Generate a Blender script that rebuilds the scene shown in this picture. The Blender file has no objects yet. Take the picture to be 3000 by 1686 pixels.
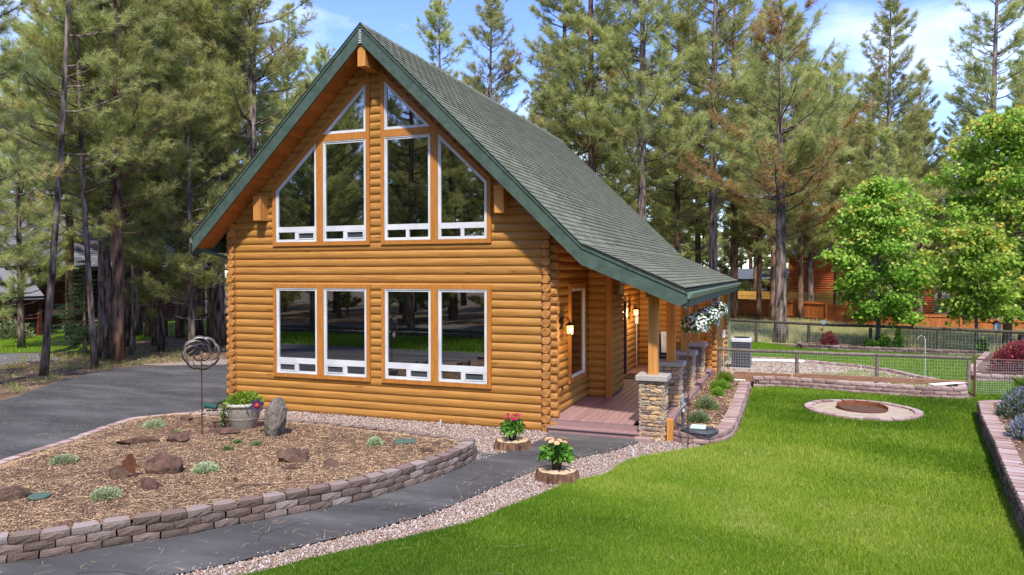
import bpy, bmesh, math, random
import numpy as np
from mathutils import Vector, Matrix, geometry

# ------------------------------------------------------------------ camera, sky, sun, exposure
S = bpy.context.scene
COL = S.collection
CAM = (4.390, -13.326, 3.039)
YAW, PITCH, FPX = -0.35897, -0.01948, 2151.87
cam_d = bpy.data.cameras.new('camera'); cam = bpy.data.objects.new('camera', cam_d); COL.objects.link(cam)
cam.location = CAM; cam.rotation_euler = (math.pi/2 + PITCH, 0.0007, -YAW)
cam_d.sensor_width = 36; cam_d.lens = 36*FPX/3000; cam_d.clip_start = 0.1; cam_d.clip_end = 2000
S.camera = cam
SUN_AZ, SUN_EL = math.radians(22), math.radians(53)          # azimuth to the right of the outward wall normal (-Y)
SUNV = Vector((math.sin(SUN_AZ)*math.cos(SUN_EL), -math.cos(SUN_AZ)*math.cos(SUN_EL), math.sin(SUN_EL)))
w = bpy.data.worlds.new('World'); S.world = w; w.use_nodes = True
nt = w.node_tree; nt.nodes.clear()
out = nt.nodes.new('ShaderNodeOutputWorld'); bg = nt.nodes.new('ShaderNodeBackground'); bg.inputs[1].default_value = 0.14
sky = nt.nodes.new('ShaderNodeTexSky'); sky.sky_type = 'NISHITA'; sky.sun_disc = False
sky.sun_elevation = SUN_EL; sky.sun_rotation = math.pi - SUN_AZ; sky.air_density = 1.0; sky.dust_density = 0.35; sky.ozone_density = 3.0; sky.altitude = 1200
# thin fair-weather clouds, driven by the sky direction
tc = nt.nodes.new('ShaderNodeTexCoord'); mp = nt.nodes.new('ShaderNodeMapping'); mp.inputs['Scale'].default_value = (1, 1, 2.6); mp.inputs['Location'].default_value = (0.35, 0.2, 0.1)
no = nt.nodes.new('ShaderNodeTexNoise'); no.inputs['Scale'].default_value = 2.6; no.inputs['Detail'].default_value = 7; no.inputs['Roughness'].default_value = 0.55
cr = nt.nodes.new('ShaderNodeValToRGB'); cr.color_ramp.elements[0].position = 0.50; cr.color_ramp.elements[1].position = 0.74
mx = nt.nodes.new('ShaderNodeMix'); mx.data_type = 'RGBA'; mx.inputs[7].default_value = (6.0, 6.3, 6.8, 1)
sc_ = nt.nodes.new('ShaderNodeMath'); sc_.operation = 'MULTIPLY'; sc_.inputs[1].default_value = 0.62
L_ = nt.links.new
L_(tc.outputs['Generated'], mp.inputs[0]); L_(mp.outputs[0], no.inputs['Vector']); L_(no.outputs[0], cr.inputs[0]); L_(cr.outputs[0], sc_.inputs[0])
L_(sc_.outputs[0], mx.inputs[0]); hs_ = nt.nodes.new('ShaderNodeHueSaturation'); hs_.inputs['Saturation'].default_value = 1.16; hs_.inputs['Hue'].default_value = 0.522; L_(sky.outputs[0], hs_.inputs['Color']); L_(hs_.outputs[0], mx.inputs[6]); L_(mx.outputs[2], bg.inputs[0]); L_(bg.outputs[0], out.inputs[0])
sun_d = bpy.data.lights.new('sun', 'SUN'); sun_d.energy = 2.3; sun_d.angle = math.radians(3); sun_d.color = (1.0, 0.95, 0.86)
sun = bpy.data.objects.new('sun', sun_d); COL.objects.link(sun); sun.rotation_euler = SUNV.to_track_quat('Z', 'Y').to_euler(); sun.location = (0, 0, 40)
S.view_settings.view_transform = 'Standard'; S.view_settings.look = 'None'; S.view_settings.gamma = 1; S.view_settings.exposure = 1.46
S.render.engine = 'CYCLES'
S.cycles.max_bounces = 8; S.cycles.diffuse_bounces = 6; S.cycles.glossy_bounces = 3; S.cycles.transmission_bounces = 3
S.cycles.use_denoising = True; S.cycles.denoising_input_passes = 'RGB_ALBEDO_NORMAL'; S.cycles.denoising_prefilter = 'NONE'; S.cycles.caustics_reflective = False; S.cycles.caustics_refractive = False
S.cycles.sample_clamp_indirect = 6

RNG = np.random.default_rng(7); random.seed(7)
def rnd(a, b): return random.uniform(a, b)

# ------------------------------------------------------------------ materials
def _ramp(nt, stops):
    r = nt.nodes.new('ShaderNodeValToRGB'); e = r.color_ramp.elements
    while len(e) < len(stops): e.new(0.5)
    for k, (p, c) in enumerate(stops): e[k].position = p; e[k].color = (*c, 1)
    return r
def mat(name, stops, scale=4, stretch=(1, 1, 1), rough=0.7, spec=0.3, bump=0.0, bscale=None, bstretch=None, var=0.0, metal=0.0, detail=5, hue=0.0, attr=False, ior=1.45, nrough=0.55, fine=None, fineamt=0.0, knots=None):
    """noise-driven principled material; var = brightness change from piece to piece, attr = colour from the piece's own number"""
    m = bpy.data.materials.new(name); m.use_nodes = True; nt = m.node_tree; N = nt.nodes; L = nt.links.new
    b = N['Principled BSDF']; b.inputs['Roughness'].default_value = rough; b.inputs['Metallic'].default_value = metal; b.inputs['IOR'].default_value = ior
    b.inputs['Specular IOR Level'].default_value = spec
    if not isinstance(stops, list): stops = [(0.3, tuple(c*0.82 for c in stops)), (0.7, tuple(min(1, c*1.15) for c in stops))]
    geo = N.new('ShaderNodeNewGeometry'); mp = N.new('ShaderNodeMapping'); mp.inputs['Scale'].default_value = stretch
    L(geo.outputs['Position'], mp.inputs[0])
    no = N.new('ShaderNodeTexNoise'); no.inputs['Scale'].default_value = scale; no.inputs['Detail'].default_value = detail; no.inputs['Roughness'].default_value = nrough
    L(mp.outputs[0], no.inputs['Vector'])
    rp = _ramp(nt, stops); col = rp.outputs[0]
    oi = N.new('ShaderNodeObjectInfo'); at = N.new('ShaderNodeAttribute'); at.attribute_name = 'rnd'
    ad = N.new('ShaderNodeMath'); ad.operation = 'ADD'; L(oi.outputs['Random'], ad.inputs[0]); L(at.outputs['Fac'], ad.inputs[1])
    fr = N.new('ShaderNodeMath'); fr.operation = 'FRACT'; L(ad.outputs[0], fr.inputs[0])
    if attr:
        mm = N.new('ShaderNodeMath'); mm.operation = 'MULTIPLY_ADD'; mm.inputs[1].default_value = 0.35; mm.inputs[2].default_value = -0.175
        L(no.outputs[0], mm.inputs[0]); a2 = N.new('ShaderNodeMath'); a2.operation = 'ADD'; L(mm.outputs[0], a2.inputs[0]); L(fr.outputs[0], a2.inputs[1]); L(a2.outputs[0], rp.inputs[0])
    else: L(no.outputs[0], rp.inputs[0])
    if fine:
        nf = N.new('ShaderNodeTexNoise'); nf.inputs['Scale'].default_value = fine; nf.inputs['Detail'].default_value = 3; L(mp.outputs[0], nf.inputs['Vector'])
        mf = N.new('ShaderNodeMath'); mf.operation = 'MULTIPLY_ADD'; mf.inputs[1].default_value = 2*fineamt; mf.inputs[2].default_value = 1-fineamt; L(nf.outputs[0], mf.inputs[0])
        vv = N.new('ShaderNodeVectorMath'); vv.operation = 'SCALE'; L(col, vv.inputs[0]); L(mf.outputs[0], vv.inputs['Scale']); col = vv.outputs[0]
    if knots:
        km = N.new('ShaderNodeMapping'); km.inputs['Scale'].default_value = knots; L(geo.outputs['Position'], km.inputs[0]); vo = N.new('ShaderNodeTexVoronoi'); vo.inputs['Scale'].default_value = 1.0; L(km.outputs[0], vo.inputs['Vector'])
        mr = N.new('ShaderNodeMapRange'); mr.inputs[1].default_value = 0.035; mr.inputs[2].default_value = 0.12; mr.inputs[3].default_value = 0.42; mr.inputs[4].default_value = 1.0; L(vo.outputs['Distance'], mr.inputs[0])
        kv = N.new('ShaderNodeVectorMath'); kv.operation = 'SCALE'; L(col, kv.inputs[0]); L(mr.outputs[0], kv.inputs['Scale']); col = kv.outputs[0]
    if var or hue:
        hs = N.new('ShaderNodeHueSaturation'); mv = N.new('ShaderNodeMath'); mv.operation = 'MULTIPLY_ADD'; mv.inputs[1].default_value = 2*var; mv.inputs[2].default_value = 1-var
        L(fr.outputs[0], mv.inputs[0]); L(mv.outputs[0], hs.inputs['Value']); L(col, hs.inputs['Color']); col = hs.outputs[0]
        if hue:
            m7 = N.new('ShaderNodeMath'); m7.operation = 'MULTIPLY'; m7.inputs[1].default_value = 7.31; L(fr.outputs[0], m7.inputs[0]); f7 = N.new('ShaderNodeMath'); f7.operation = 'FRACT'; L(m7.outputs[0], f7.inputs[0])
            mh = N.new('ShaderNodeMath'); mh.operation = 'MULTIPLY_ADD'; mh.inputs[1].default_value = 2*hue; mh.inputs[2].default_value = 0.5-hue; L(f7.outputs[0], mh.inputs[0]); L(mh.outputs[0], hs.inputs['Hue'])
    L(col, b.inputs['Base Color'])
    if bump:
        nb = N.new('ShaderNodeTexNoise'); nb.inputs['Scale'].default_value = bscale or scale*4; nb.inputs['Detail'].default_value = 5
        mb_ = N.new('ShaderNodeMapping'); mb_.inputs['Scale'].default_value = bstretch or stretch; L(geo.outputs['Position'], mb_.inputs[0]); L(mb_.outputs[0], nb.inputs['Vector'])
        bp = N.new('ShaderNodeBump'); bp.inputs['Strength'].default_value = min(1, bump); bp.inputs['Distance'].default_value = 0.02; L(nb.outputs[0], bp.inputs['Height']); L(bp.outputs[0], b.inputs['Normal'])
    return m
def leafmat(name, stops, trans=0.3, rough=0.55, hue=0.012, val=0.12):
    """foliage: colour by each leaf's own number, part of the light passing through"""
    m = bpy.data.materials.new(name); m.use_nodes = True; nt = m.node_tree; N = nt.nodes; L = nt.links.new
    N.remove(N['Principled BSDF']); o = N['Material Output']
    at = N.new('ShaderNodeAttribute'); at.attribute_name = 'rnd'; rp = _ramp(nt, stops); L(at.outputs['Fac'], rp.inputs[0])
    oi = N.new('ShaderNodeObjectInfo'); hs = N.new('ShaderNodeHueSaturation'); mv = N.new('ShaderNodeMath'); mv.operation = 'MULTIPLY_ADD'; mv.inputs[1].default_value = 2*val; mv.inputs[2].default_value = 1-val
    L(oi.outputs['Random'], mv.inputs[0]); L(mv.outputs[0], hs.inputs['Value'])
    mh = N.new('ShaderNodeMath'); mh.operation = 'MULTIPLY_ADD'; mh.inputs[1].default_value = 2*hue; mh.inputs[2].default_value = 0.5-hue; L(oi.outputs['Random'], mh.inputs[0]); L(mh.outputs[0], hs.inputs['Hue'])
    L(rp.outputs[0], hs.inputs['Color'])
    p = N.new('ShaderNodeBsdfPrincipled'); p.inputs['Roughness'].default_value = rough; p.inputs['Specular IOR Level'].default_value = 0.12
    t = N.new('ShaderNodeBsdfTranslucent'); mi = N.new('ShaderNodeMixShader'); mi.inputs[0].default_value = trans
    L(hs.outputs[0], p.inputs['Base Color']); L(hs.outputs[0], t.inputs['Color']); L(p.outputs[0], mi.inputs[1]); L(t.outputs[0], mi.inputs[2]); L(mi.outputs[0], o.inputs['Surface'])
    return m
LOGC = [(0.25, (0.285, 0.122, 0.024)), (0.5, (0.365, 0.168, 0.035)), (0.75, (0.45, 0.225, 0.054))]
M = dict(
 logx=mat('stained log, grain along X', LOGC, 3.0, (0.5, 8, 8), 0.5, 0.35, 0.3, 6, (0.6, 14, 14), var=0.018, knots=(1.0, 2, 5.3), fine=1.3, fineamt=.22),
 logy=mat('stained log, grain along Y', LOGC, 3.0, (8, 0.5, 8), 0.5, 0.35, 0.3, 6, (14, 0.6, 14), var=0.03, knots=(2, 1.0, 5.3), fine=1.3, fineamt=.22),
 logend=mat('sawn log end', [(0.3, (0.24, 0.095, 0.024)), (0.52, (0.40, 0.18, 0.05)), (0.75, (0.50, 0.25, 0.08))], 14, (1, 1, 1), 0.75, 0.2, 0.7, 40, var=0.14),
 trim=mat('stained trim board', [(0.25, (0.34, 0.125, 0.022)), (0.75, (0.46, 0.19, 0.038))], 5, (3, 3, 0.6), 0.55, 0.3, 0.2, 18, var=0.06),
 cedar=mat('cedar post', [(0.2, (0.34, 0.13, 0.03)), (0.55, (0.52, 0.23, 0.055)), (0.8, (0.62, 0.31, 0.09))], 3.5, (6, 6, 0.4), 0.6, 0.3, 0.2, 20, (4, 4, 0.3), var=0.05, knots=(5, 5, 2.2)),
 soffit=mat('soffit plank', [(0.25, (0.30, 0.085, 0.016)), (0.75, (0.42, 0.14, 0.03))], 5, (2, 2, 2), 0.55, 0.25, 0.1, 20, var=0.16),
 green=mat('green painted board', [(0.3, (0.042, 0.068, 0.048)), (0.7, (0.074, 0.108, 0.080))], 6, (1, 1, 1), 0.6, 0.3, 0.35, 60, var=0.04, fine=50, fineamt=0.25),
 gutter=mat('green gutter paint', (0.13, 0.21, 0.15), 3, rough=0.35, spec=0.5),
 dark=mat('dark underlay', (0.018, 0.02, 0.018), 6, rough=0.9),
 shingle=mat('green asphalt shingle', [(0.0, (0.126, 0.132, 0.088)), (0.5, (0.156, 0.162, 0.112)), (1.0, (0.188, 0.188, 0.138))], 9, rough=0.92, spec=0.15, attr=True, bump=0.3, bscale=120, fine=160, fineamt=0.35),
 white=mat('white vinyl', (0.58, 0.58, 0.575), 2, rough=0.35, spec=0.45),
 screen=mat('vent screen', (0.045, 0.05, 0.055), 30, rough=0.7),
 deck=mat('mauve deck board', [(0.25, (0.23, 0.135, 0.125)), (0.75, (0.33, 0.205, 0.19))], 6, (7, 0.7, 7), 0.6, 0.3, 0.15, 30, var=0.09),
 stone=mat('ledge stone', [(0.0, (0.15, 0.115, 0.095)), (0.22, (0.37, 0.28, 0.19)), (0.45, (0.29, 0.19, 0.145)), (0.65, (0.52, 0.34, 0.165)), (0.82, (0.42, 0.33, 0.25)), (1.0, (0.23, 0.17, 0.14))], 12, rough=0.85, spec=0.2, attr=True, bump=0.7, bscale=45, fine=30, fineamt=0.25),
 mortar=mat('mortar', (0.10, 0.085, 0.07), 20, rough=0.95),
 cap=mat('cast pillar cap', (0.36, 0.32, 0.28), 25, rough=0.85, bump=0.3, bscale=90),
 asphalt=mat('asphalt', [(0.32, (0.049, 0.046, 0.044)), (0.5, (0.076, 0.072, 0.069)), (0.68, (0.122, 0.116, 0.110))], 0.9, (0.45, 1.6, 1), 0.85, 0.3, 0.4, 160, fine=140, fineamt=0.45, detail=8),
 road=mat('grey gravel road', [(0.3, (0.09, 0.09, 0.093)), (0.7, (0.17, 0.167, 0.162))], 4, rough=0.95, bump=0.5, bscale=60, fine=60, fineamt=0.35),
 block=mat('split concrete block', [(0.0, (0.095, 0.067, 0.053)), (0.4, (0.140, 0.099, 0.079)), (0.7, (0.180, 0.130, 0.105)), (1.0, (0.23, 0.19, 0.165))], 8, rough=0.9, spec=0.15, attr=True, bump=0.8, bscale=70, fine=55, fineamt=0.4),
 blockpink=mat('pink concrete block', [(0.0, (0.21, 0.135, 0.115)), (0.5, (0.29, 0.185, 0.16)), (1.0, (0.36, 0.25, 0.22))], 8, rough=0.9, spec=0.15, attr=True, bump=0.7, bscale=70, fine=55, fineamt=0.35),
 blocktop=mat('pale block top', [(0.0, (0.185, 0.130, 0.108)), (0.5, (0.24, 0.175, 0.148)), (1.0, (0.33, 0.27, 0.24))], 5, rough=0.9, spec=0.15, attr=True, bump=0.3, bscale=120, fine=90, fineamt=0.25),  # top faces coloured paler than the split fronts
 blockpinktop=mat('pale pink block top', [(0.0, (0.30, 0.195, 0.165)), (0.5, (0.37, 0.25, 0.215)), (1.0, (0.45, 0.34, 0.30))], 5, rough=0.9, spec=0.15, attr=True, bump=0.3, bscale=120, fine=90, fineamt=0.25),  # paler tone for the tops of the pink blocks
 lawnbase=mat('lawn soil and thatch', [(0.3, (0.055, 0.110, 0.008)), (0.55, (0.095, 0.170, 0.013)), (0.75, (0.17, 0.215, 0.03))], 1.3, rough=0.95, bump=0.6, bscale=90, fine=70, fineamt=0.35),
 forest=mat('pine needle floor', [(0.25, (0.075, 0.052, 0.034)), (0.5, (0.145, 0.095, 0.058)), (0.75, (0.215, 0.15, 0.09))], 1.1, rough=0.95, bump=0.7, bscale=30, detail=9, fine=28, fineamt=0.45),
 meadow=mat('dry meadow soil', [(0.3, (0.24, 0.22, 0.09)), (0.7, (0.42, 0.37, 0.18))], 1.2, rough=0.95, bump=0.5, bscale=40, fine=30, fineamt=0.35),
 mulch=mat('bark mulch', [(0.25, (0.070, 0.040, 0.027)), (0.5, (0.135, 0.078, 0.050)), (0.75, (0.215, 0.130, 0.080))], 1.6, rough=0.95, bump=0.9, bscale=60, detail=8, fine=55, fineamt=0.5),
 gravelbase=mat('gravel bed', [(0.3, (0.22, 0.165, 0.135)), (0.7, (0.37, 0.295, 0.25))], 30, rough=0.95, bump=0.8, bscale=70, fine=70, fineamt=0.4),
 sand=mat('tan sand', [(0.3, (0.33, 0.26, 0.18)), (0.7, (0.46, 0.37, 0.27))], 6, rough=0.95, bump=0.5, bscale=90, fine=80, fineamt=0.3),
 rust=mat('rusted steel', [(0.3, (0.10, 0.032, 0.012)), (0.55, (0.19, 0.065, 0.022)), (0.75, (0.30, 0.11, 0.035))], 9, rough=0.75, spec=0.3, bump=0.2, bscale=60),
 ash=mat('ash and rust', (0.105, 0.055, 0.033), 14, rough=0.95, bump=0.4, bscale=50),
 rustdark=mat('dark rusted plate', [(0.3, (0.07, 0.026, 0.013)), (0.7, (0.13, 0.048, 0.022))], 9, rough=0.8, bump=0.2, bscale=60),
 rustpipe=mat('brown painted pipe', (0.12, 0.055, 0.04), 9, rough=0.6),
 steel=mat('weathered spinner steel', [(0.3, (0.09, 0.077, 0.068)), (0.7, (0.30, 0.26, 0.23))], 8, rough=0.42, metal=0.5),
 rockred=mat('red lava rock', [(0.25, (0.050, 0.030, 0.023)), (0.5, (0.115, 0.066, 0.048)), (0.8, (0.215, 0.135, 0.100))], 9, rough=0.92, spec=0.15, bump=0.9, bscale=30, var=0.14, hue=0.012, fine=40, fineamt=0.35),
 rockgrey=mat('grey tuff stone', [(0.3, (0.070, 0.060, 0.048)), (0.5, (0.155, 0.133, 0.108)), (0.75, (0.235, 0.20, 0.165))], 8, rough=0.95, spec=0.1, bump=1.0, bscale=22, fine=45, fineamt=0.45),
 bark=mat('pine bark', [(0.36, (0.036, 0.027, 0.022)), (0.50, (0.150, 0.112, 0.090)), (0.66, (0.30, 0.235, 0.195))], 9, (1, 1, 0.20), 0.95, 0.1, 1.0, 16, (1, 1, 0.25), var=0.18),
 barkred=mat('orange pine bark', [(0.36, (0.038, 0.025, 0.018)), (0.50, (0.170, 0.105, 0.072)), (0.68, (0.36, 0.205, 0.12))], 8, (1, 1, 0.20), 0.95, 0.1, 1.0, 14, (1, 1, 0.25), var=0.18),
 barkmaple=mat('smooth grey bark', (0.13, 0.105, 0.085), 9, (1, 1, 0.5), rough=0.9, bump=0.5, bscale=30),
 barkstump=mat('stump bark', [(0.3, (0.05, 0.028, 0.018)), (0.55, (0.16, 0.085, 0.05)), (0.75, (0.30, 0.16, 0.085))], 12, (1, 1, 0.4), rough=0.95, bump=1.0, bscale=30),
 rail=mat('weathered fence wood', [(0.3, (0.105, 0.080, 0.060)), (0.7, (0.215, 0.175, 0.14))], 5, (2, 2, 2), rough=0.9, bump=0.5, bscale=40, var=0.14),
 raildark=mat('dark fence wood', [(0.3, (0.050, 0.037, 0.026)), (0.7, (0.120, 0.093, 0.068))], 5, (2, 2, 2), rough=0.9, bump=0.5, bscale=40, var=0.14),
 wire=mat('galvanised wire', (0.55, 0.55, 0.54), 3, rough=0.5, metal=0.0),
 timber=mat('brown bed timber', [(0.3, (0.19, 0.095, 0.055)), (0.7, (0.32, 0.175, 0.10))], 6, (1, 4, 6), rough=0.85, bump=0.3, bscale=30),
 redfence=mat('cedar privacy fence', [(0.3, (0.28, 0.075, 0.017)), (0.7, (0.46, 0.145, 0.036))], 4, (4, 4, 0.5), rough=0.8, var=0.10, fine=14, fineamt=0.25),
 yelfence=mat('fresh yellow fence', (0.55, 0.30, 0.07), 5, (4, 4, 0.5), rough=0.8),
 oranlog=mat('orange red log', [(0.3, (0.36, 0.075, 0.018)), (0.7, (0.50, 0.13, 0.035))], 4, (0.5, 4, 4), rough=0.6, var=0.08),
 darklog=mat('dark red log', [(0.3, (0.060, 0.018, 0.012)), (0.7, (0.125, 0.038, 0.024))], 4, (4, 0.5, 4), rough=0.6, var=0.1),
 greyroof=mat('grey shingle roof', [(0.2, (0.10, 0.10, 0.115)), (0.5, (0.15, 0.15, 0.165)), (0.8, (0.20, 0.20, 0.215))], 8, rough=0.9, attr=True),
 blueroof=mat('pale metal roof', (0.10, 0.11, 0.135), 5, rough=0.7),
 bluewall=mat('grey blue siding', (0.13, 0.15, 0.17), 5, rough=0.8),
 black=mat('black plastic', (0.012, 0.012, 0.013), 9, rough=0.45, spec=0.4),
 pot=mat('brown nursery pot', (0.030, 0.021, 0.017), 9, rough=0.55),
 planter=mat('taupe resin planter', [(0.3, (0.20, 0.17, 0.135)), (0.7, (0.31, 0.27, 0.225))], 40, rough=0.85, bump=0.4, bscale=90),
 planterrim=mat('pale planter rim', (0.50, 0.46, 0.41), 30, rough=0.8, bump=0.2, bscale=90),
 soil=mat('potting soil', (0.035, 0.025, 0.018), 40, rough=1.0),
 cutwood=mat('cut stump face', [(0.25, (0.38, 0.25, 0.135)), (0.6, (0.60, 0.45, 0.28)), (0.8, (0.70, 0.56, 0.38))], 9, rough=0.9, bump=0.25, bscale=60),
 acgrey=mat('pale grey enamel', (0.52, 0.52, 0.53), 6, rough=0.4, spec=0.4),
 acdark=mat('dark coil fins', (0.022, 0.023, 0.028), 30, rough=0.6), acmid=mat('grey louvre wire', (0.13, 0.13, 0.145), 30, rough=0.5),
 lidgreen=mat('faded green lid', (0.075, 0.125, 0.092), 12, rough=0.7),
 lidpale=mat('pale green box lid', (0.46, 0.56, 0.48), 12, rough=0.7),
 hose=mat('grey rubber hose', (0.075, 0.083, 0.092), 12, rough=0.5),
 plastic=mat('cream plastic', (0.52, 0.48, 0.38), 9, rough=0.5),
 bronze=mat('brown lantern metal', (0.055, 0.032, 0.022), 12, rough=0.45, metal=0.4),
 chain=mat('rusty chain', (0.075, 0.038, 0.026), 30, rough=0.6, metal=0.4),
 petalpink=mat('magenta petal', (0.62, 0.02, 0.13), 30, rough=0.6, var=0.2, attr=False),
 petalpeach=mat('peach petal', (0.85, 0.50, 0.28), 30, rough=0.6, var=0.15),
 petaldark=mat('purple enamel petal', (0.070, 0.045, 0.085), 12, rough=0.45, metal=0.3),
 red=mat('red enamel', (0.45, 0.035, 0.02), 12, rough=0.5),
 cloth=mat('pale cloth', (0.55, 0.56, 0.58), 8, rough=0.9),
 tealpipe=mat('green corrugated pipe', (0.022, 0.085, 0.070), 20, rough=0.5),
 door=mat('brown door', (0.10, 0.042, 0.018), 5, (4, 4, 0.4), rough=0.5),
 board=mat('bare white board', (0.75, 0.73, 0.68), 5, rough=0.7),
 pinecone=mat('pine cone', (0.095, 0.045, 0.025), 40, rough=0.85),
 birdblue=mat('blue grey birdhouse', (0.20, 0.28, 0.30), 12, rough=0.7),
)
def glassmat():
    m = bpy.data.materials.new('dark window glass'); m.use_nodes = True; b = m.node_tree.nodes['Principled BSDF']
    b.inputs['Base Color'].default_value = (0.0012, 0.0015, 0.0013, 1); b.inputs['Roughness'].default_value = 0.012; b.inputs['IOR'].default_value = 3.6; b.inputs['Specular IOR Level'].default_value = 0.5
    return m
M['glass'] = glassmat()
def emit(name, c, s):
    m = bpy.data.materials.new(name); m.use_nodes = True; b = m.node_tree.nodes['Principled BSDF']
    b.inputs['Base Color'].default_value = (*c, 1); b.inputs['Emission Color'].default_value = (*c, 1); b.inputs['Emission Strength'].default_value = s
    return m
M['bulb'] = emit('lit bulb', (1.0, 0.72, 0.32), 14); M['lampglass'] = emit('warm lantern glass', (0.75, 0.42, 0.16), 0.9)
PINE = [(0.0, (0.13, 0.155, 0.045)), (0.35, (0.33, 0.37, 0.115)), (0.62, (0.53, 0.56, 0.19)), (0.86, (0.68, 0.67, 0.27)), (0.93, (0.36, 0.20, 0.08)), (1.0, (0.42, 0.20, 0.075))]
M['needle'] = leafmat('pine needles', PINE, 0.5, 0.5, 0.012, 0.14)
M['spruce'] = leafmat('spruce needles', [(0, (0.018, 0.040, 0.016)), (0.5, (0.045, 0.085, 0.034)), (1, (0.10, 0.16, 0.07))], 0.2)
M['maple'] = leafmat('maple leaves', [(0, (0.06, 0.15, 0.012)), (0.35, (0.17, 0.34, 0.03)), (0.6, (0.33, 0.52, 0.07)), (0.8, (0.53, 0.62, 0.14)), (0.93, (0.66, 0.62, 0.10)), (1, (0.66, 0.48, 0.08))], 0.45, 0.45, 0.01, 0.08)
M['grass'] = leafmat('lawn blades', [(0, (0.058, 0.135, 0.007)), (0.35, (0.145, 0.268, 0.014)), (0.65, (0.285, 0.405, 0.032)), (0.9, (0.50, 0.50, 0.11)), (1, (0.50, 0.42, 0.19))], 0.35, 0.6, 0, 0)
M['hay'] = leafmat('dry meadow grass', [(0, (0.22, 0.24, 0.06)), (0.4, (0.42, 0.41, 0.16)), (0.75, (0.60, 0.55, 0.29)), (1, (0.72, 0.61, 0.40))], 0.35, 0.7, 0, 0)
M['chip'] = leafmat('mulch chips and fallen needles', [(0, (0.095, 0.055, 0.038)), (0.35, (0.24, 0.145, 0.095)), (0.65, (0.49, 0.32, 0.18)), (1, (0.74, 0.54, 0.29))], 0.0, 0.9, 0, 0)
M['pebble'] = leafmat('pea gravel', [(0, (0.17, 0.095, 0.068)), (0.25, (0.33, 0.20, 0.145)), (0.5, (0.41, 0.31, 0.235)), (0.72, (0.29, 0.26, 0.24)), (0.88, (0.53, 0.45, 0.385)), (1, (0.66, 0.60, 0.54))], 0.0, 0.8, 0, 0)
M['sage'] = leafmat('silvery sage leaves', [(0, (0.20, 0.26, 0.11)), (0.6, (0.42, 0.48, 0.26)), (1, (0.60, 0.63, 0.42))], 0.25)
M['herb'] = leafmat('herb leaves', [(0, (0.06, 0.115, 0.025)), (0.55, (0.16, 0.25, 0.065)), (0.9, (0.30, 0.38, 0.12)), (1, (0.33, 0.27, 0.36))], 0.3)
M['lavend'] = leafmat('catmint', [(0, (0.10, 0.16, 0.06)), (0.5, (0.20, 0.27, 0.13)), (0.62, (0.30, 0.30, 0.42)), (1, (0.42, 0.40, 0.66))], 0.3)
M['barberry'] = leafmat('red barberry leaves', [(0, (0.10, 0.012, 0.018)), (0.6, (0.27, 0.045, 0.05)), (1, (0.45, 0.11, 0.09))], 0.3)
M['potleaf'] = leafmat('pot plant leaves', [(0, (0.035, 0.10, 0.012)), (0.5, (0.10, 0.24, 0.028)), (1, (0.26, 0.42, 0.07))], 0.35)
M['vine'] = leafmat('bright vine leaves', [(0, (0.07, 0.17, 0.012)), (0.5, (0.20, 0.36, 0.03)), (1, (0.40, 0.52, 0.08))], 0.35)
M['petunia'] = leafmat('white petunias', [(0, (0.62, 0.62, 0.60)), (0.8, (0.85, 0.85, 0.80)), (0.93, (0.80, 0.66, 0.70)), (1, (0.35, 0.03, 0.16))], 0.2)

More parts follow.
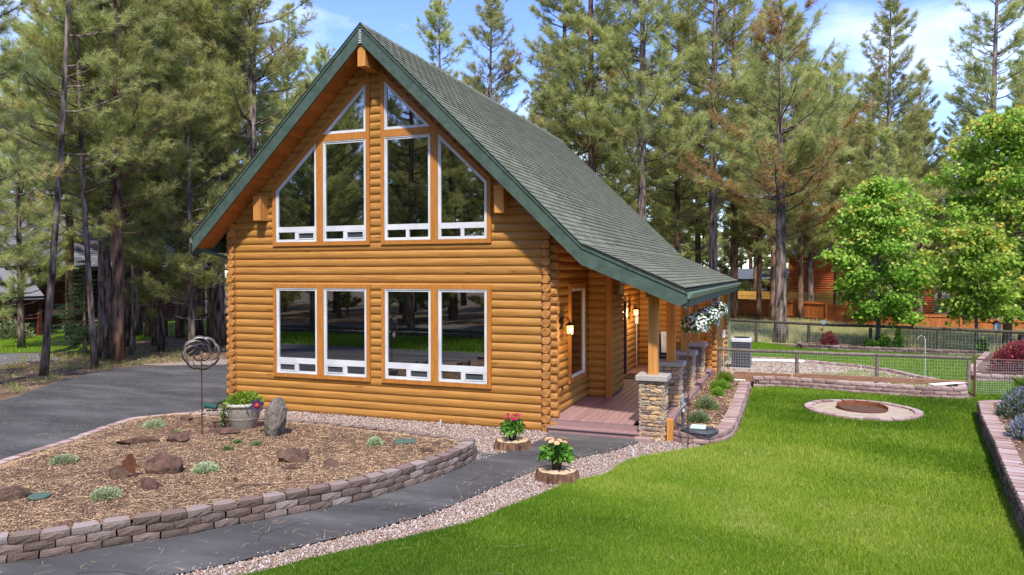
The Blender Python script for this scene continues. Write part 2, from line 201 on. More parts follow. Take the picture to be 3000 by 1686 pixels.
# ------------------------------------------------------------------ mesh helpers
def link(o, parent=None):
    COL.objects.link(o)
    if parent is not None: o.parent = parent
    return o
def tag(o, label=None, cat=None, group=None, kind=None):
    if label: o['label'] = label
    if cat: o['category'] = cat
    if group: o['group'] = group
    if kind: o['kind'] = kind
    return o
def thing(name, label, cat, loc=(0, 0, 0), rz=0, group=None):
    o = bpy.data.objects.new(name, None); o.empty_display_size = 0.2; link(o); o.location = loc; o.rotation_euler = (0, 0, rz)
    return tag(o, label, cat, group)
class MB:
    def __init__(s): s.v = []; s.f = []; s.r = []; s.mi = []; s.cur = 0.0; s.m = 0
    def add(s, vs, fs):
        n = len(s.v); s.v += [tuple(map(float, p)) for p in vs]; s.r += [s.cur]*len(vs); s.f += [tuple(i+n for i in f) for f in fs]; s.mi += [s.m]*len(fs); return s
    def box(s, x0, x1, y0, y1, z0, z1):
        return s.add([(x0, y0, z0), (x1, y0, z0), (x1, y1, z0), (x0, y1, z0), (x0, y0, z1), (x1, y0, z1), (x1, y1, z1), (x0, y1, z1)],
                     [(0, 3, 2, 1), (4, 5, 6, 7), (0, 1, 5, 4), (1, 2, 6, 5), (2, 3, 7, 6), (3, 0, 4, 7)])
    def cbox(s, x0, x1, y0, y1, z0, z1, c=0.01):
        "box with chamfered vertical and top edges"
        a = [(x0+c, y0), (x1-c, y0), (x1, y0+c), (x1, y1-c), (x1-c, y1), (x0+c, y1), (x0, y1-c), (x0, y0+c)]
        b = [(x0+2*c, y0+c), (x1-2*c, y0+c), (x1-c, y0+2*c), (x1-c, y1-2*c), (x1-2*c, y1-c), (x0+2*c, y1-c), (x0+c, y1-2*c), (x0+c, y0+2*c)]
        vs = [(p[0], p[1], z0) for p in a]+[(p[0], p[1], z1-c) for p in a]+[(p[0], p[1], z1) for p in b]
        fs = [tuple(range(7, -1, -1)), tuple(range(16, 24))]
        for k in range(8):
            j = (k+1) % 8; fs += [(k, j, j+8, k+8), (k+8, j+8, j+16, k+16)]
        return s.add(vs, fs)
    def prism(s, poly, axis, a, b):
        "polygon in the plane across axis, extruded from a to b"
        n = len(poly)
        def P(p, t): return (t, p[0], p[1]) if axis == 'x' else ((p[0], t, p[1]) if axis == 'y' else (p[0], p[1], t))
        vs = [P(p, a) for p in poly]+[P(p, b) for p in poly]
        fs = [tuple(range(n)), tuple(range(2*n-1, n-1, -1))]+[(k, k+n, (k+1) % n+n, (k+1) % n) for k in range(n)]
        return s.add(vs, fs)
    def tube(s, pts, rad, n=6, caps=True, squash=1.0):
        pts = [Vector(p) for p in pts]; m = len(pts)
        if not hasattr(rad, '__len__'): rad = [rad]*m
        vs = []; up = Vector((0, 0, 1)) if abs((pts[-1]-pts[0]).normalized().z) < 0.9 else Vector((1, 0, 0))
        for k in range(m):
            t = (pts[min(k+1, m-1)]-pts[max(k-1, 0)]).normalized(); u = t.cross(up)
            if u.length < 1e-5: u = t.orthogonal()
            u.normalize(); v_ = t.cross(u)
            for j in range(n):
                a = 2*math.pi*j/n; vs.append(pts[k]+u*math.cos(a)*rad[k]+v_*math.sin(a)*rad[k]*squash)
        fs = [(k*n+j, k*n+(j+1) % n, (k+1)*n+(j+1) % n, (k+1)*n+j) for k in range(m-1) for j in range(n)]
        if caps: fs += [tuple(range(n-1, -1, -1)), tuple((m-1)*n+j for j in range(n))]
        return s.add(vs, fs)
    def lathe(s, prof, n=20, c=(0, 0, 0)):
        m = len(prof); vs = [(c[0]+r*math.cos(2*math.pi*j/n), c[1]+r*math.sin(2*math.pi*j/n), c[2]+z) for r, z in prof for j in range(n)]
        fs = [(k*n+j, k*n+(j+1) % n, (k+1)*n+(j+1) % n, (k+1)*n+j) for k in range(m-1) for j in range(n)]
        return s.add(vs, fs)
    def ico(s, c, r, sub=1, jit=0.0, sc=(1, 1, 1)):
        b = bmesh.new(); bmesh.ops.create_icosphere(b, subdivisions=sub, radius=1.0)
        vs = [(c[0]+v.co.x*r*sc[0]*(1+rnd(-jit, jit)), c[1]+v.co.y*r*sc[1]*(1+rnd(-jit, jit)), c[2]+v.co.z*r*sc[2]*(1+rnd(-jit, jit))) for v in b.verts]
        fs = [tuple(v.index for v in f.verts) for f in b.faces]; b.free(); return s.add(vs, fs)
    def mesh(s, name, mats, smooth=False):
        me = bpy.data.meshes.new(name); me.from_pydata(s.v, [], s.f)
        if not isinstance(mats, (list, tuple)): mats = [mats]
        for m in mats: me.materials.append(M[m])
        if len(mats) > 1: me.polygons.foreach_set('material_index', s.mi)
        if any(s.r): a = me.attributes.new('rnd', 'FLOAT', 'POINT'); a.data.foreach_set('value', np.array(s.r, dtype=np.float32))
        if smooth: me.polygons.foreach_set('use_smooth', [True]*len(s.f))
        b = bmesh.new(); b.from_mesh(me); bmesh.ops.recalc_face_normals(b, faces=b.faces[:]); b.to_mesh(me); b.free()
        me.update(); return me
    def build(s, name, mats, parent=None, smooth=False):
        return link(bpy.data.objects.new(name, s.mesh(name, mats, smooth)), parent)
def tri_mesh(name, V, F, mat_, rv=None):
    "large triangle mesh from arrays, rv = number per vertex"
    me = bpy.data.meshes.new(name); V = np.ascontiguousarray(V, np.float32); F = np.ascontiguousarray(F, np.int32); k = F.shape[1]
    me.vertices.add(len(V)); me.vertices.foreach_set('co', V.ravel()); me.loops.add(F.size); me.loops.foreach_set('vertex_index', F.ravel())
    me.polygons.add(len(F)); me.polygons.foreach_set('loop_start', np.arange(0, F.size, k, dtype=np.int32)); me.polygons.foreach_set('loop_total', np.full(len(F), k, np.int32))
    me.materials.append(M[mat_])
    if rv is not None: a = me.attributes.new('rnd', 'FLOAT', 'POINT'); a.data.foreach_set('value', np.ascontiguousarray(rv, np.float32))
    me.update(calc_edges=True); return me
def copy_tree(o, loc=None, rz=None, sc=None, label=None, group=None, rx=0, ry=0):
    def cp(a, par):
        c = a.copy(); COL.objects.link(c); c.parent = par
        for ch in kids.get(a.name, []): cp(ch, c)
        return c
    kids = {}
    for a in o.children_recursive: kids.setdefault(a.parent.name, []).append(a)
    c = cp(o, None)
    if loc is not None: c.location = loc
    if rz is not None: c.rotation_euler = (rx, ry, rz)
    if sc is not None: c.scale = (sc, sc, sc) if not hasattr(sc, '__len__') else sc
    if label: c['label'] = label
    if group: c['group'] = group
    return c
def in_poly(x, y, poly):
    c = np.zeros(len(x), bool); n = len(poly)
    for i in range(n):
        x0, y0 = poly[i]; x1, y1 = poly[(i+1) % n]
        if y0 == y1: continue
        c ^= ((y0 > y) != (y1 > y)) & (x < (x1-x0)*(y-y0)/(y1-y0)+x0)
    return c
def poly_dist(x, y, line):
    d = np.full(len(x), 1e9)
    for (x0, y0), (x1, y1) in zip(line[:-1], line[1:]):
        dx, dy = x1-x0, y1-y0; t = np.clip(((x-x0)*dx+(y-y0)*dy)/(dx*dx+dy*dy+1e-12), 0, 1); d = np.minimum(d, np.hypot(x-x0-t*dx, y-y0-t*dy))
    return d
def smooth_line(pts, step=0.12, closed=False):
    "Catmull-Rom through the points, resampled evenly"
    P = [np.array(p, float) for p in pts]; o = []; n = len(P)
    for k in range(n if closed else n-1):
        p0 = P[(k-1) % n] if closed or k > 0 else 2*P[0]-P[1]; p1 = P[k]; p2 = P[(k+1) % n]; p3 = P[(k+2) % n] if closed or k+2 < n else 2*P[-1]-P[-2]
        m = max(2, int(np.linalg.norm(p2-p1)/step))
        for t in np.linspace(0, 1, m, endpoint=False): o.append(0.5*((2*p1)+(-p0+p2)*t+(2*p0-5*p1+4*p2-p3)*t*t+(-p0+3*p1-3*p2+p3)*t**3))
    if not closed: o.append(P[-1])
    return [tuple(p) for p in o]
def sheet(name, poly, z, mat_, spacing=None, parent=None):
    "ground sheet over a polygon; z a number or a function of arrays"
    zf = z if callable(z) else (lambda x, y: np.full(len(x), float(z)))
    pts = [Vector(p) for p in poly]; n = len(pts); extra = []
    if spacing:
        a = np.array(poly); gx, gy = np.meshgrid(np.arange(a[:, 0].min(), a[:, 0].max(), spacing), np.arange(a[:, 1].min(), a[:, 1].max(), spacing)); gx = gx.ravel(); gy = gy.ravel()
        gx = gx+RNG.uniform(-.2, .2, len(gx))*spacing; gy = gy+RNG.uniform(-.2, .2, len(gy))*spacing
        k = in_poly(gx, gy, poly) & (poly_dist(gx, gy, list(poly)+[poly[0]]) > spacing*0.35); extra = [Vector(p) for p in zip(gx[k], gy[k])]
    V, E_, F, *_ = geometry.delaunay_2d_cdt(pts+extra, [(i, (i+1) % n) for i in range(n)], [], 1, 1e-5)
    x = np.array([v.x for v in V]); y = np.array([v.y for v in V]); zz = zf(x, y)
    me = bpy.data.meshes.new(name); me.from_pydata(list(zip(x.tolist(), y.tolist(), zz.tolist())), [], [tuple(f) for f in F]); me.materials.append(M[mat_])
    me.polygons.foreach_set('use_smooth', [True]*len(me.polygons)); b = bmesh.new(); b.from_mesh(me)
    for f in b.faces:
        if f.normal.z < 0: f.normal_flip()
    b.to_mesh(me); b.free(); me.update(); return link(bpy.data.objects.new(name, me), parent)
CF = np.array([math.sin(YAW), math.cos(YAW)]); CR_ = np.array([math.cos(YAW), -math.sin(YAW)])
def in_view(x, y, margin=1.2, near=4.5):
    dx, dy = x-CAM[0], y-CAM[1]; d = dx*CF[0]+dy*CF[1]; s = dx*CR_[0]+dy*CR_[1]
    return (d > near) & (np.abs(s) < d*0.70*margin+0.6), np.hypot(dx, dy)
def scatter(poly, n, margin=1.2, falloff=None, near=4.5):
    "random points inside the polygon, thinned with distance"
    a = np.array(poly); X = []; Y = []; got = 0
    for _ in range(40):
        x = RNG.uniform(a[:, 0].min(), a[:, 0].max(), n*2); y = RNG.uniform(a[:, 1].min(), a[:, 1].max(), n*2)
        k, d = in_view(x, y, margin, near); k &= in_poly(x, y, poly)
        if falloff: k &= RNG.random(len(x)) < np.clip((falloff/d)**1.6, 0, 1)
        X.append(x[k]); Y.append(y[k]); got += k.sum()
        if got >= n: break
    return np.concatenate(X)[:n], np.concatenate(Y)[:n]
def fnoise(x, y, s, seed=0):
    r = np.random.default_rng(seed); o = np.zeros(len(x))
    for k in range(7):
        a = r.uniform(0, 6.28); f = s*r.uniform(0.5, 1.9); o += np.sin((x*np.cos(a)+y*np.sin(a))*f+r.uniform(0, 6.28))
    return o/7*1.9
def blades(name, x, y, z, h, wd, lean, rv, mat_, parent=None, bend=False):
    n = len(x); a = RNG.uniform(0, 2*np.pi, n); la = RNG.uniform(0, 2*np.pi, n); ln = lean*RNG.random(n)**0.7*h
    p0 = np.stack([x-np.cos(a)*wd/2, y-np.sin(a)*wd/2, z], 1); p1 = np.stack([x+np.cos(a)*wd/2, y+np.sin(a)*wd/2, z], 1); p2 = np.stack([x+np.cos(la)*ln, y+np.sin(la)*ln, z+h], 1)
    V = np.concatenate([p0[:, None], p1[:, None], p2[:, None]], 1).reshape(-1, 3); F = np.arange(3*n).reshape(-1, 3)
    R = np.repeat(rv, 3).reshape(-1, 3); R = np.stack([R[:, 0]*0.75, R[:, 0]*0.75, R[:, 0]], 1).ravel()
    o = link(bpy.data.objects.new(name, tri_mesh(name, V, F, mat_, np.clip(R, 0, 1))), parent); return o
def leaf_mesh(name, C, D, size, mat_, rv, aspect=0.6, fold=0.18, droop=0.0):
    "folded diamond leaves: C base points, D pointing directions"
    n = len(C); D = D/np.linalg.norm(D, axis=1, keepdims=True); r = RNG.normal(size=(n, 3)); s = np.cross(D, r); s /= np.linalg.norm(s, axis=1, keepdims=True)+1e-9; u = np.cross(s, D)
    size = np.broadcast_to(np.asarray(size, float), (n,))[:, None]; mid = C+D*size*0.5
    tip = C+D*size; tip[:, 2] -= droop*size[:, 0]
    a = mid+s*size*aspect/2+u*size*fold; b = mid-s*size*aspect/2+u*size*fold
    V = np.stack([C, a, tip, b], 1).reshape(-1, 3); i = np.arange(n)[:, None]*4; F = np.concatenate([i+np.array([[0, 1, 2]]), i+np.array([[0, 2, 3]])], 1).reshape(-1, 3)
    return tri_mesh(name, V, F, mat_, np.repeat(np.clip(rv, 0, 1), 4))
def sph(n, up=-1.0):
    v = RNG.normal(size=(n*3, 3)); v /= np.linalg.norm(v, axis=1, keepdims=True); v = v[v[:, 2] > up]; return v[:n]

#@@PART1
# ------------------------------------------------------------------ the setting: ground, drive, path, lawns, beds
def struct(o, label=None): o['kind'] = 'structure'; return o
g = MB(); g.add([(-400, -400, -0.03), (400, -400, -0.03), (400, 400, -0.03), (-400, 400, -0.03)], [(0, 1, 2, 3)]); struct(g.build('ground', 'forest'))
LAWN_EDGE = [(-2.6, -9.6), (-1.5, -8.4), (-.65, -7.32), (-.37, -6.84), (.32, -5.85), (.77, -5.15), (.96, -4.54), (1.15, -4.05), (1.44, -3.14), (1.83, -2.47), (1.99, -1.57), (2.52, -.8), (3.05, -.2)]
PATH_LOW = [(-3.4, -9.9), (-2.3, -8.8), (-1.35, -7.65), (-1.07, -7.27), (-.60, -6.51), (.06, -5.37), (.30, -4.73), (.57, -3.54), (.83, -2.60), (1.15, -1.80), (1.57, -1.16), (1.90, -.31)]
WALL_BASE = [(-5.2, -9.3), (-4.2, -8.75), (-3.26, -8.08), (-2.85, -7.64), (-2.50, -7.18), (-2.13, -6.79), (-1.86, -6.33), (-1.55, -5.93), (-1.30, -5.55), (-.98, -5.05), (-.74, -4.52), (-.56, -3.92), (-.42, -3.38), (-.34, -2.85), (-.36, -2.35), (-.50, -1.92)]
BACK_EDGE = [(-.50, -1.92), (-.80, -1.60), (-1.21, -1.38), (-1.53, -1.24), (-2.27, -1.15), (-2.79, -1.10), (-3.38, -1.04), (-4.03, -1.00), (-5.27, -1.04), (-6.3, -1.05), (-7.19, -1.0)]
DRIVE_LOW = [(-7.19, -1.0), (-7.66, -1.18), (-7.97, -1.60), (-8.22, -2.04), (-7.95, -3.13), (-7.66, -3.93), (-7.46, -4.78), (-7.32, -5.30), (-7.0, -6.4), (-6.5, -7.8), (-5.2, -9.3)]
wb, be, dl, le, pl = smooth_line(WALL_BASE), smooth_line(BACK_EDGE), smooth_line(DRIVE_LOW), smooth_line(LAWN_EDGE), smooth_line(PATH_LOW)
def wob(x, y, a): return a*fnoise(x, y, 3.0, 5)
# driveway
DRIVE_UP = [(-30, -10.5), (-20, -8.5), (-15, -6.5), (-13.2, -4), (-13.2, -1.25), (-14.4, .8), (-15.3, 2.66), (-15.8, 4.1), (-15.2, 5.0), (-13.1, 6.2), (-11, 7.4), (-9.2, 8.4), (-8.2, 8.6)]
drive_poly = smooth_line(DRIVE_UP, .4)+[(-8.1, 8.0), (-7.95, 2), (-7.8, -.4)]+dl[6:]+[(-3.6, -10.2), (-2.7, -11.2), (-6, -12.2), (-12, -12.6), (-20, -13.2), (-30, -14.6)]
struct(sheet('driveway', drive_poly, 0.0, 'asphalt'))
path_poly = [p for p in wb if p[0] > -4.3]+[(-.24, -2.0), (.02, -1.62), (.13, -1.42), (.22, -.6), (.16, -.02), (1.92, -.02)]+pl[::-1]
struct(sheet('path', path_poly, 0.016, 'asphalt'))
def crack(x, y, a, n, z, parent, step=.13):
    q = MB(); p = [(x, y)]; 
    for k in range(n): a += rnd(-.55, .55); p.append((p[-1][0]+math.cos(a)*step, p[-1][1]+math.sin(a)*step))
    for k, (u, v) in enumerate(zip(p[:-1], p[1:])): w_ = .0035*(1-k/n)+.0015; d = math.atan2(v[1]-u[1], v[0]-u[0]); nx, ny = -math.sin(d)*w_, math.cos(d)*w_; q.add([(u[0]-nx, u[1]-ny, z), (v[0]-nx, v[1]-ny, z), (v[0]+nx, v[1]+ny, z), (u[0]+nx, u[1]+ny, z)], [(0, 1, 2, 3)])
    q.build('crack', 'dark', parent)
pth_ = bpy.data.objects['path']; drv_ = bpy.data.objects['driveway']
for c_ in ((-2.3, -8.0, .9, 9), (-1.2, -6.6, 2.2, 6), (-.6, -5.2, .6, 8), (.1, -3.6, 1.9, 7), (.5, -1.7, .4, 9), (1.0, -.9, 2.6, 7), (.2, -1.2, .2, 6)): crack(*c_, .0185, pth_)
for c_ in ((-9.2, -3.0, 2.6, 22), (-11.5, 1.0, .7, 18), (-9.5, 3.0, 2.0, 16), (-10.5, -5.0, 1.2, 20)): crack(*c_, .0025, drv_)
GRAVEL_A = [(-7.8, .12), (-7.75, -.9), (-7.19, -1.0)]+be[::-1][1:]+[(-.36, -2.35), (-.34, -2.85), (-.24, -2.3), (.02, -1.62), (.22, -.6), (.2, .12)]
GRAVEL_B = pl+[(1.9, .2), (2.45, .2), (2.9, -.05), (3.05, -.2)]+le[::-1][1:]
GRAVEL_C = [(-12.6, 6.6), (-9.0, 8.7), (-7.6, 8.8), (-7.6, 10.8), (-11, 9.4), (-14.6, 7.2), (-15.9, 5.2), (-15.0, 5.3)]
ga = struct(sheet('gravel_bed', GRAVEL_A, -0.004, 'gravelbase', .25)); gb = struct(sheet('gravel_strip', GRAVEL_B, -0.006, 'gravelbase', .25)); struct(sheet('gravel_verge', GRAVEL_C, -0.008, 'gravelbase'))
# the front lawn
LAWN = le+[(3.42, .45), (3.52, 1.2), (3.55, 2.6), (3.55, 5.1), (3.55, 7.0), (4.0, 7.25), (4.8, 7.25), (6.05, 6.98), (7.3, 6.85), (8.4, 6.92), (8.76, 7.4), (8.76, 7.8), (13, 9.2), (13, 6), (8.3, 5.2), (8.13, 4.61), (7.83, 2.67), (7.53, .51), (7.22, -1.46), (7.05, -2.67), (6.94, -3.49), (6.6, -6.2), (6.4, -9), (6.4, -16), (-1, -16), (-2.8, -12)]
struct(sheet('lawn', LAWN, lambda x, y: 0.0+0.012*fnoise(x, y, 1.4, 3), 'lawnbase', .6))
LAWN_B = [(2.5, 14.1), (3.27, 13.95), (4.42, 13.85), (5.79, 13.15), (6.5, 12.75), (7.27, 12.0), (7.85, 10.75), (8.2, 10.3), (8.7, 8.6), (8.76, 7.81), (13, 9.21), (13, 10.4), (9.32, 10.5), (9.45, 12.1), (11.2, 17.7), (9.6, 17.65), (8.1, 17.95), (6.5, 18.0), (4.85, 18.35), (3.3, 20.6), (1.2, 21.2), (1.2, 14.1)]
struct(sheet('back_lawn', LAWN_B, 0.0, 'lawnbase', .8))
struct(sheet('neighbour_lawn', [(-33, 2), (-24, 6), (-21.9, 7.7), (-22.4, 10), (-23.3, 12.3), (-23.6, 13.6), (-20.5, 15.6), (-16, 19), (-19, 27), (-34, 23), (-32.4, 12)], -0.015, 'lawnbase', 1.5))
struct(sheet('neighbour_drive', [(-33, -1), (-20.5, 3.3), (-19.8, 5.5), (-22, 6.6), (-24, 5.9), (-33, 1.9)], -0.018, 'road'))
struct(sheet('meadow', [(1.2, 21.2), (3.3, 20.6), (5.2, 19.6), (7.5, 19.2), (9.8, 18.5), (13.5, 17.6), (30, 16), (40, 40), (-2, 48), (-4, 30)], -0.012, 'meadow', 2.5))
struct(sheet('verge', [(-40, -15.6), (-30, -14.5), (-20, -13.1), (-12, -12.5), (-6, -12.1), (-2.7, -11.3), (-1.2, -16.2), (8, -16.2), (20, -24), (-10, -19.8), (-30, -17.8), (-45, -16.8)], -0.022, 'lawnbase', 2.0))
struct(sheet('shoulder', [(-40, -9.2), (-30, -10.3), (-20, -8.3), (-15, -6.3), (-13.1, -3.5), (-20, -2), (-40, -4)], -0.024, 'forest'))
struct(sheet('road', [(-60, -16.5), (-30, -18), (-10, -20), (20, -24.5), (20, -30), (-10, -25.5), (-30, -23.5), (-60, -22)], -0.02, 'road'))
PAD = [(2.42, 8.0), (2.42, 14.0), (3.27, 13.86), (4.42, 13.76), (5.79, 13.06), (6.5, 12.66), (7.27, 11.9), (7.85, 10.65), (8.15, 10.2), (8.6, 8.5), (8.6, 7.7)]
struct(sheet('gravel_pad', PAD, -0.004, 'sand', .5))
# raised bed of mulch in front of the cabin
def offset(line, d):
    L = np.array(line); t = np.gradient(L, axis=0); t /= np.linalg.norm(t, axis=1, keepdims=True); return [tuple(p) for p in L+np.stack([-t[:, 1], t[:, 0]], 1)*d]
BED = offset(wb, .17)[:-2]+offset(be, .14)[3:-2]+offset(dl, .14)[3:-3]
def bed_z(x, y):
    df = poly_dist(x, y, wb); db = np.minimum(poly_dist(x, y, be), poly_dist(x, y, dl)); sm = lambda t: np.clip(t, 0, 1)**2*(3-2*np.clip(t, 0, 1))
    z = 0.045+0.16*sm(db/1.0); z = np.maximum(z, 0.215*sm((1.6-df)/1.2)*sm(db/.5)); return z+0.012*fnoise(x, y, 4, 8)*sm(db/.4)
def bz(x, y): return float(bed_z(np.array([x]), np.array([y]))[0])
struct(sheet('mulch_bed', BED, bed_z, 'mulch', .22))
PBED = [(2.36, .45), (2.62, .22), (3.1, .2), (3.25, .5), (3.32, 1.3), (3.34, 4), (3.34, 7.0), (3.2, 7.6), (2.36, 7.9)]
struct(sheet('porch_bed', PBED, lambda x, y: .15+.012*fnoise(x, y, 5, 2), 'mulch', .3))
RBED = [(7.16, -3.5), (7.28, -2.67), (7.45, -1.46), (7.75, .51), (8.05, 2.67), (8.32, 4.5), (8.9, 4.95), (13, 5.4), (13, -6), (6.9, -6), (7.0, -4.6)]
struct(sheet('border_bed', RBED, lambda x, y: .30+.02*fnoise(x, y, 4, 9), 'mulch', .35))
struct(sheet('planting_strip', [(4.9, 18.5), (6.5, 18.12), (8.1, 18.07), (9.6, 17.8), (11.1, 17.9), (11.1, 18.1), (9.8, 18.5), (7.5, 19.3), (5.2, 20.0)], .16, 'mulch', .6))
struct(sheet('barberry_bed', [(9.4, 10.7), (13, 10.7), (14, 17.2), (11.3, 17.4), (9.6, 12.2)], .17, 'mulch', .6))
x, y = scatter([(4.6, 9.2), (8.2, 8.2), (7.9, 10.2), (7.0, 11.6), (5.6, 12.2)], 6000); k = fnoise(x, y, 2.2, 3) > -.1; x, y = x[k], y[k]
tag(blades('weeds', x, y, np.zeros(len(x))-.005, RNG.uniform(.03, .09, len(x)), np.full(len(x), .012), .8, np.clip(RNG.normal(.6, .2, len(x)), 0, 1), 'grass'), 'thin weeds growing in the gravel pad behind the wire fence', 'weeds', kind='stuff')
# --- uncountable cover: gravel, chips, grass
def pebbles(name, poly, n, zb, smin=.008, smax=.019, falloff=None):
    x, y = scatter(poly, n, falloff=falloff); n = len(x); s = RNG.uniform(smin, smax, n); base = np.array([[1, 0, 0], [0, 1, 0], [-1, 0, 0], [0, -1, 0], [0, 0, .75], [0, 0, -.75]], float)
    V = base[None]*(1+RNG.uniform(-.3, .3, (n, 6, 3)))*s[:, None, None]; a = RNG.uniform(0, 6.28, n); c, q = np.cos(a)[:, None], np.sin(a)[:, None]
    vx = V[..., 0]*c-V[..., 1]*q*.75; vy = V[..., 0]*q+V[..., 1]*c*.75; V = np.stack([vx+x[:, None], vy+y[:, None], V[..., 2]+zb+s[:, None]*RNG.uniform(.1, .9, (n, 1))], 2).reshape(-1, 3)
    f = np.array([[0, 1, 4], [1, 2, 4], [2, 3, 4], [3, 0, 4], [1, 0, 5], [2, 1, 5], [3, 2, 5], [0, 3, 5]]); F = (np.arange(n)[:, None, None]*6+f[None]).reshape(-1, 3)
    return link(bpy.data.objects.new(name, tri_mesh(name, V, F, 'pebble', np.repeat(RNG.random(n), 6))))
tag(pebbles('gravel', GRAVEL_B, 17000, -.004, falloff=9.5), 'pale pink pea gravel between the asphalt path and the lawn', 'gravel', kind='stuff')
tag(pebbles('gravel', GRAVEL_A, 15000, -.002, .010, .022), 'pale pink pea gravel along the foot of the cabin wall', 'gravel', kind='stuff')
tag(pebbles('gravel', PAD, 3500, -.002, .016, .034), 'loose pale gravel around the air conditioner pad', 'gravel', kind='stuff')
sx_, sy_ = [], []
stray = pebbles('gravel', offset(pl, .11)+pl[::-1], 220, .016, .006, .014); tag(stray, 'stray gravel stones spilled onto the edge of the asphalt path', 'gravel', kind='stuff')
def chips(name, poly, zf, n, size=(.008, .024), hay=0.10, falloff=None, bias=0.42):
    x, y = scatter(poly, n, falloff=falloff); n = len(x); z = zf(x, y)+.003; L = RNG.uniform(*size, n); strand = RNG.random(n) < hay; L = np.where(strand, RNG.uniform(.07, .17, n), L); W = np.where(strand, .0035, L*RNG.uniform(.3, .7, n))
    a = RNG.uniform(0, 6.28, n); t = np.stack([np.cos(a), np.sin(a), RNG.normal(0, .22, n)*np.where(strand, .25, 1)], 1); s = np.stack([-np.sin(a), np.cos(a), RNG.normal(0, .3, n)], 1); c = np.stack([x, y, z+.006+.2*np.abs(t[:, 2])*L], 1)
    V = np.stack([c-t*L[:, None]/2-s*W[:, None]/2, c+t*L[:, None]/2-s*W[:, None]/2, c+t*L[:, None]/2+s*W[:, None]/2, c-t*L[:, None]/2+s*W[:, None]/2], 1).reshape(-1, 3)
    r = np.clip(RNG.normal(bias, .24, n)+.18*fnoise(x, y, 1.3, 4), 0, .85); r = np.where(strand, RNG.uniform(.72, 1, n), r); F = np.arange(4*n).reshape(-1, 4)
    return link(bpy.data.objects.new(name, tri_mesh(name, V, F, 'chip', np.repeat(r, 4))))
tag(chips('mulch', BED, bed_z, 85000, falloff=10), 'bark chips and fallen pine needles over the raised bed', 'mulch', kind='stuff')
tag(chips('mulch', PBED, lambda x, y: .155+0*x, 6000, (.015, .045)), 'bark chips in the narrow bed beside the porch', 'mulch', kind='stuff')
tag(chips('mulch', RBED, lambda x, y: .305+.02*fnoise(x, y, 4, 9), 8000, (.015, .045), bias=.62), 'bark chips in the lavender border at the lawn edge', 'mulch', kind='stuff')
def litter(name, poly, z, n, label):
    x, y = scatter(poly, n); n = len(x); a = RNG.uniform(0, 6.28, n); L = RNG.uniform(.06, .17, n); k = RNG.uniform(-.3, .3, n); W = .003; V = []
    t = np.stack([np.cos(a), np.sin(a)], 1); s = np.stack([-np.sin(a), np.cos(a)], 1); p0 = np.stack([x, y], 1); p1 = p0+t*L[:, None]/2+s*(k*L*.3)[:, None]; p2 = p0+t*L[:, None]
    V = np.stack([np.c_[p0-s*W/2, np.full(n, z)], np.c_[p0+s*W/2, np.full(n, z)], np.c_[p1+s*W/2, np.full(n, z+.006)], np.c_[p1-s*W/2, np.full(n, z+.006)], np.c_[p2+s*W/2, np.full(n, z)], np.c_[p2-s*W/2, np.full(n, z)]], 1).reshape(-1, 3)
    i = np.arange(n)[:, None]*6; F = np.concatenate([i+np.array([[0, 1, 2, 3]]), i+np.array([[3, 2, 4, 5]])], 1).reshape(-1, 4)
    o = link(bpy.data.objects.new(name, tri_mesh(name, V, F, 'chip', np.repeat(RNG.uniform(.6, 1, n), 6)))); return tag(o, label, 'pine needles', kind='stuff')
litter('fallen_needles', path_poly, .019, 200, 'fallen pine needles scattered on the asphalt path')
litter('fallen_needles', drive_poly, .003, 1500, 'fallen pine needles scattered on the driveway')
litter('fallen_needles', LAWN, .045, 260, 'dry pine needles lying on the front lawn')
x, y = scatter(LAWN, 430000, 1.12, 8.5, near=6.3); k = np.hypot(x-5.94, y-4.44) > 1.19; x, y = x[k], y[k]; pn = fnoise(x, y, .9, 11); pf = fnoise(x, y, 3.2, 12)
_, d = in_view(x, y); h = RNG.uniform(.03, .062, len(x))*(1+.18*pn)*np.clip(d/11, 1, 1.5); pl3 = fnoise(x, y, .35, 33); rv = np.clip(RNG.normal(.46, .15, len(x))+.22*pn+.15*pf+.20*pl3, 0, .92); rv = np.where(RNG.random(len(x)) < .035+.05*np.clip(pf, 0, 1), RNG.uniform(.86, 1, len(x)), rv)  # broad tint patches: natural lawn tones plus soft tree shade painted into the blades
sn = np.clip((fnoise(x, y, 2.4, 44)+.35*fnoise(x, y, 9, 45)-.45)/.9, 0, 1); sp = RNG.random(len(x)) < sn*.8; rv = np.where(sp, np.clip(rv+.28, 0, 1), rv); kp = ~(sp & (RNG.random(len(x)) < .35)); x, y, h, rv, d = x[kp], y[kp], h[kp], rv[kp], d[kp]
tag(blades('grass', x, y, np.zeros(len(x))-.004, h, .0055*np.clip(d/8, 1, 2.2), .75, rv, 'grass'), 'thick mown green grass of the front lawn', 'grass', kind='stuff')
x, y = scatter(LAWN_B, 60000, 1.12); tag(blades('grass', x, y, np.zeros(len(x)), RNG.uniform(.035, .07, len(x)), np.full(len(x), .016), .7, np.clip(RNG.normal(.42, .14, len(x))+.1*fnoise(x, y, 1, 6), 0, .85), 'grass'), 'mown green grass behind the garden wire fence', 'grass', kind='stuff')
MEAD = [(1.5, 21.6), (5.2, 20.4), (9.8, 19.0), (13.5, 18.0), (22, 17.5), (24, 33), (10, 33), (1, 40), (-2, 36)]
x, y = scatter(MEAD, 70000, 1.1, 30); tag(blades('dry_grass', x, y, np.zeros(len(x))-.02, RNG.uniform(.10, .40, len(x))*(1+.35*fnoise(x, y, .8, 9)), np.full(len(x), .022), .55, np.clip(RNG.normal(.5, .2, len(x))+.2*fnoise(x, y, .5, 2), 0, 1), 'hay'), 'tall straw coloured meadow grass before the cedar fence', 'grass', kind='stuff')
